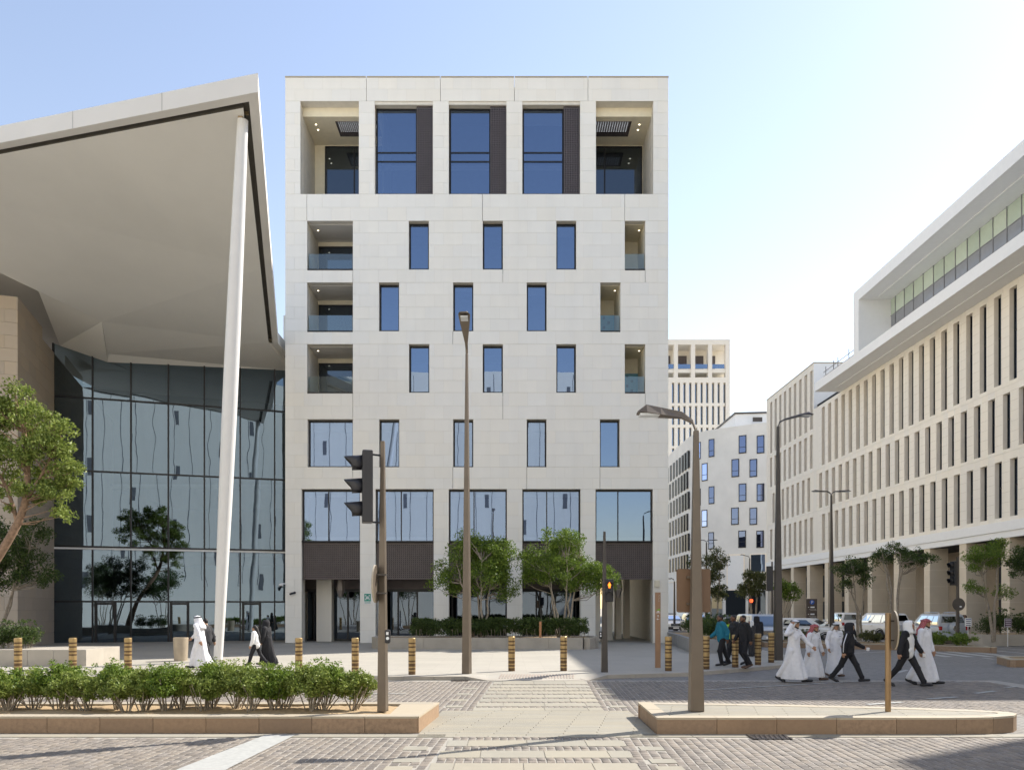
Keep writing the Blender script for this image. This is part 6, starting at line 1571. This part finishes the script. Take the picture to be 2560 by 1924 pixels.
    def skirt(q, z_top, z_bot, rt, folds=.055, pad=.03, split=0):
        n = 40; secs = []; hem = [J[0][2], J[1][2]]; xm0, xm1 = min(h.x for h in hem)-pad, max(h.x for h in hem)+pad; ph = rng.uniform(0,6)
        for k in range(9):
            f = k/8; zc = z_top+(z_bot-z_top)*f; g = f**1.1
            cx = pel.x*(1-g)+(xm0+xm1)/2*g; rx = rt[0]*(1-g)+max(.16,(xm1-xm0)/2)*g; ry = rt[1]*(1-g)+.155*g
            secs.append([(cx+rx*math.cos(a)*(1+folds*g*math.sin(7*a+ph)+folds*.6*g*math.sin(12*a+ph*2+f*2)), ry*math.sin(a)*(1+folds*g*math.sin(7*a+ph)), zc) for a in (2*math.pi*j/n for j in range(n))])
        loft(q, secs)
    def shirt(q, ex=.0, hemz=.0, slv=1.0):
        cap(q, pel+up_*hemz, waist, .155+ex, .15+ex); 
        cap(q, pel+up_*hemz, chest, .150+ex, .150+ex); cap(q, chest, T(.45), .150+ex, .118+ex)
        for yy in (-.055,.055): cap(q, pel+up_*hemz+Vector((0,yy,0)), chest+Vector((0,yy,0)), .118+ex, .125+ex); cap(q, chest+Vector((0,yy,0)), T(.47)+Vector((0,yy*1.2,0)), .118+ex, .085+ex)
        cap(q, sh[0], sh[1], .075+ex, .075+ex); cap(q, T(.50), T(.55), .07+ex, .062+ex)
        for i in (0,1):
            s0, e, hn = A[i]; w = s0+(e-s0)*.55; cap(q, s0, e, .076+ex, .062+ex); cap(q, e, e+(hn-e)*slv, .062+ex, .052+ex)
            for j in range(3): pp = e+(hn-e)*(.1+.25*j); q.ico(pp+Vector(rng.normal(size=3))*.012, .06+ex, 1)
        for j in range(10): pp = T(rng.uniform(.02,.38))+Vector((rng.uniform(-.05,.06),rng.uniform(-.09,.09),0)); q.ico(pp, .115+ex+rng.uniform(0,.012), 1)
    def robe_legs(q):
        for i in (0,1):
            h,k,an,pt = J[i]; cap(q, h, k, .115, .092); cap(q, k, an+Vector((0,0,.05)), .092, .075)
    def trousers(q, ex=0.0):
        cap(q, pel+Vector((0,.05,.05)), pel+Vector((0,-.05,.05)), .125, .125)
        for i in (0,1):
            h,k,an,pt = J[i]; cap(q, h, k, .10+ex, .075+ex); cap(q, k, an+Vector((0,0,.02)), .075+ex, .062+ex); q.ico(k+Vector((.01,0,0)), .08+ex, 2); q.ico(an+Vector((.0,0,.06)), .068+ex, 1)
    if outfit == 'thobe':
        q = MB(); shirt(q); skirt(q, waist.z, .10, (.15,.165)); robe_legs(q); remesh('robe', q, CL_[top], t, .013, 4)
        q = MB(); cap(q, T(.555)+Vector((.02,.03,0)), T(.555)+Vector((.02,-.03,0)), .058, .058); remesh('collar', q, CL_[top], t, .01, 2)
        q = MB(); c = chest+Vector((.150,.07,.02)); q.obox(c, (.004,.02,.006)); q.build('pocket_pen', CL_['black'], t, local=True)
    elif outfit == 'abaya':
        q = MB(); shirt(q, .015); skirt(q, waist.z, .035, (.165,.18), .07, .07); robe_legs(q); remesh('robe', q, CL_[top], t, .014, 4)
    else:
        q = MB(); trousers(q); remesh('trousers', q, CL_[bottom], t, .012, 3)
        if under: q = MB(); shirt(q, -.008, -.06, .3); remesh('sweatshirt', q, CL_[under], t, .013, 4)
        if under:     # an open jacket: keep only sides, back and sleeves
            q = MB()
            for i, sd_ in ((0,1),(1,-1)):
                s0, e, hn = A[i]; cap(q, s0, e, .084, .07); cap(q, e, e+(hn-e)*.98, .07, .06)
                for (xx,yy) in ((-.03,.135),(-.08,.07),(.045,.125)): cap(q, pel+Vector((xx,sd_*(yy+.01),-.12)), T(.46)+Vector((xx*.6,sd_*yy*.95,0)), .055, .052)
            cap(q, sh[0]+Vector((-.03,0,0)), sh[1]+Vector((-.03,0,0)), .07, .07); remesh('jacket', q, CL_[top], t, .013, 4)
        else:
            q = MB(); shirt(q, .006, -.05, .98); remesh('jacket', q, CL_[top], t, .013, 4)
        if stripe:
            q = MB(); 
            for i in (0,1):
                s0, e, hn = A[i]; sd_ = 1 if i == 0 else -1; o_ = Vector((0,sd_*.084,0.0)); q.tube([s0+o_*1.0+Vector((0,0,.02)), e+o_*.84, hn+o_*.66], .012, 6)
            q.build('sleeve_stripe', CL_['white'], t, smooth=True, local=True)
    q = MB()
    if headk and head == 'hood' and outfit != 'thobe':
        for yy in (.03,-.03): q.tube([T(.50)+Vector((.11,yy,0)), chest+Vector((.165,yy*1.2,-.02))], .005, 5)
        q.build('drawstring', CL_['ivory' if top == 'black' and not under else 'black'], t, local=True)
    for i in (0,1):
        tt, hl, f = toe(i); q = MB(); n_ = Vector((0,1,0)); yy = J[i][2].y; 
        c0 = Vector((0,0,.026))
        cap(q, hl+c0, tt+Vector((0,0,.008))+c0*.3, .047, .040); q.ico(tt-f*.06+c0, (.07,.046,.034), 2); cap(q, hl+c0, J[i][2]+Vector((0,0,.02)), .046, .044)
        ob = remesh('shoe', q, CL_[shoes], t, .012, 3)
        zmin = min(v.co.z for v in ob.data.vertices)
        if zmin < 0: 
            for v in ob.data.vertices: v.co.z = max(v.co.z, 0.0)
    if hold:
        i, kind = hold; hn = A[i][2]; e = A[i][1]; d = (hn-e).normalized(); c = hn+d*.10
        q = MB(); q.obox(c+Vector((.02,0,.0)), (.04,.03,.05)); q.build('handheld_bag' if kind == 'bag' else 'paper', M['white'] if kind != 'bag' else CL_['black'], t, local=True, bevel=.012)
    return t, A, T
STEP = ((19,8),(-16,12)); STEP2 = ((-15,14),(19,6)); STAND = ((6,4),(-5,6))
SW = ((-20,14,8),(22,18,8)); SW2 = ((20,16,8),(-20,12,8)); DOWN = ((4,12,7),(-4,12,7))
person('man in a white robe and white headcloth striding left past the litter bin', 500, 1672, 1.70, 172, PZ, STEP, ((-28,14,10),(34,12,12)), 'thobe', 'white', head='ghutra', headk='white', lean=5)
person('companion in a dark jacket half hidden behind the white robed man', 517, 1667, 1.60, 168, PZ, STEP2, ((-10,10,8),(-22,12,8)), 'suit', 'charcoal', 'charcoal', head='hair', beard=False, skin=2)
person('girl in a white sweatshirt and black trousers walking left', 640, 1665, 1.38, 176, PZ, ((20,6),(-18,16)), DOWN, 'suit', 'ivory', 'black', head='long', beard=False, skin=0)
person('woman in a long black robe beside the girl in white', 668, 1663, 1.53, 172, PZ, ((14,4),(-16,8)), DOWN, 'abaya', 'black', head='abaya', headk='black', beard=False)
person('man in a teal jacket and black trousers walking left by the bollards', 1805, 1664, 1.72, 184, PZ, ((14,22),(-14,6)), ((-26,28,8),(14,30,8)), 'suit', 'teal', 'black', head='hair', skin=1)
person('man in a charcoal jacket just behind the teal jacketed man', 1838, 1660.5, 1.72, 182, PZ, STEP2, SW, 'suit', 'charcoal', 'black', head='bald', skin=1, beard=False)
person('man in a black track jacket nearest the kerb', 1862, 1670, 1.71, 192, PZ, ((8,34),(-6,6)), ((-18,16,8),(12,14,8)), 'suit', 'black', 'black', head='hair', skin=1, shoes='sandal')
person('person in a lime yellow vest behind the teal jacketed man', 1826, 1637, 1.45, 100, PZ, STAND, DOWN, 'suit', 'lime', 'charcoal', head='hair', beard=False, skin=1)
person('woman in a white headscarf and dark coat behind the black track jacket', 1879, 1640, 1.42, 200, PZ, STAND, DOWN, 'abaya', 'charcoal', head='hijab', headk='ivory', beard=False)
person('woman in a long black robe before the grey van', 1892, 1634, 1.58, 80, PZ, STEP, DOWN, 'abaya', 'black', head='abaya', headk='black', beard=False)
t_, A_, T_ = person('man in a white robe raising a hand to his head on the road', 1984, 1706, 1.74, -48, 0, ((20,4),(-20,10)), ((34,8,16),(0,0,0,(-.02,-.34,1.36),(.02,-.16,1.62))), 'thobe', 'white', head='ghutra', headk='white', lean=2)
person('shorter boy in a white robe and red checked headcloth on the road', 2032, 1699, 1.62, -55, 0, ((20,8),(-22,16)), ((6,10,12),(-6,14,12)), 'thobe', 'white', head='ghutra', headk='red', shoes='sandal')
person('man in a white robe and pale headcloth, hands in pockets', 2086, 1692, 1.60, -78, 0, ((12,4),(-10,8)), ((-6,30,14),(-6,34,14)), 'thobe', 'white', head='ghutra', headk='grey', shoes='sandal', beard=False)
person('young man in a black hooded tracksuit with white sleeve stripes', 2120, 1706, 1.66, -35, 0, ((26,6),(-22,10)), ((20,40,10),(-14,12,14)), 'suit', 'black', 'black', head='hood', headk='black', stripe=True, hold=(0,'paper'))
person('man in a white hooded sweatshirt under an open black jacket', 2268, 1717, 1.75, -48, 0, ((26,4),(-24,12)), ((14,16,14),(-14,10,18)), 'suit', 'black', 'black', under='ivory', head='hood', headk='ivory', skin=0, hold=(0,'paper'))
person('man in a white robe and red headcloth beside the white hooded man', 2309, 1712, 1.77, -52, 0, ((20,6),(-16,10)), ((4,10,9),(-4,10,9)), 'thobe', 'white', head='ghutra', headk='red')
person('woman in black standing far off by the white notice board', 2410, 1602, 1.60, -100, 0, STAND, DOWN, 'abaya', 'black', head='abaya', headk='black', beard=False, Y=46)

bpy.data.scenes.remove(TMP)
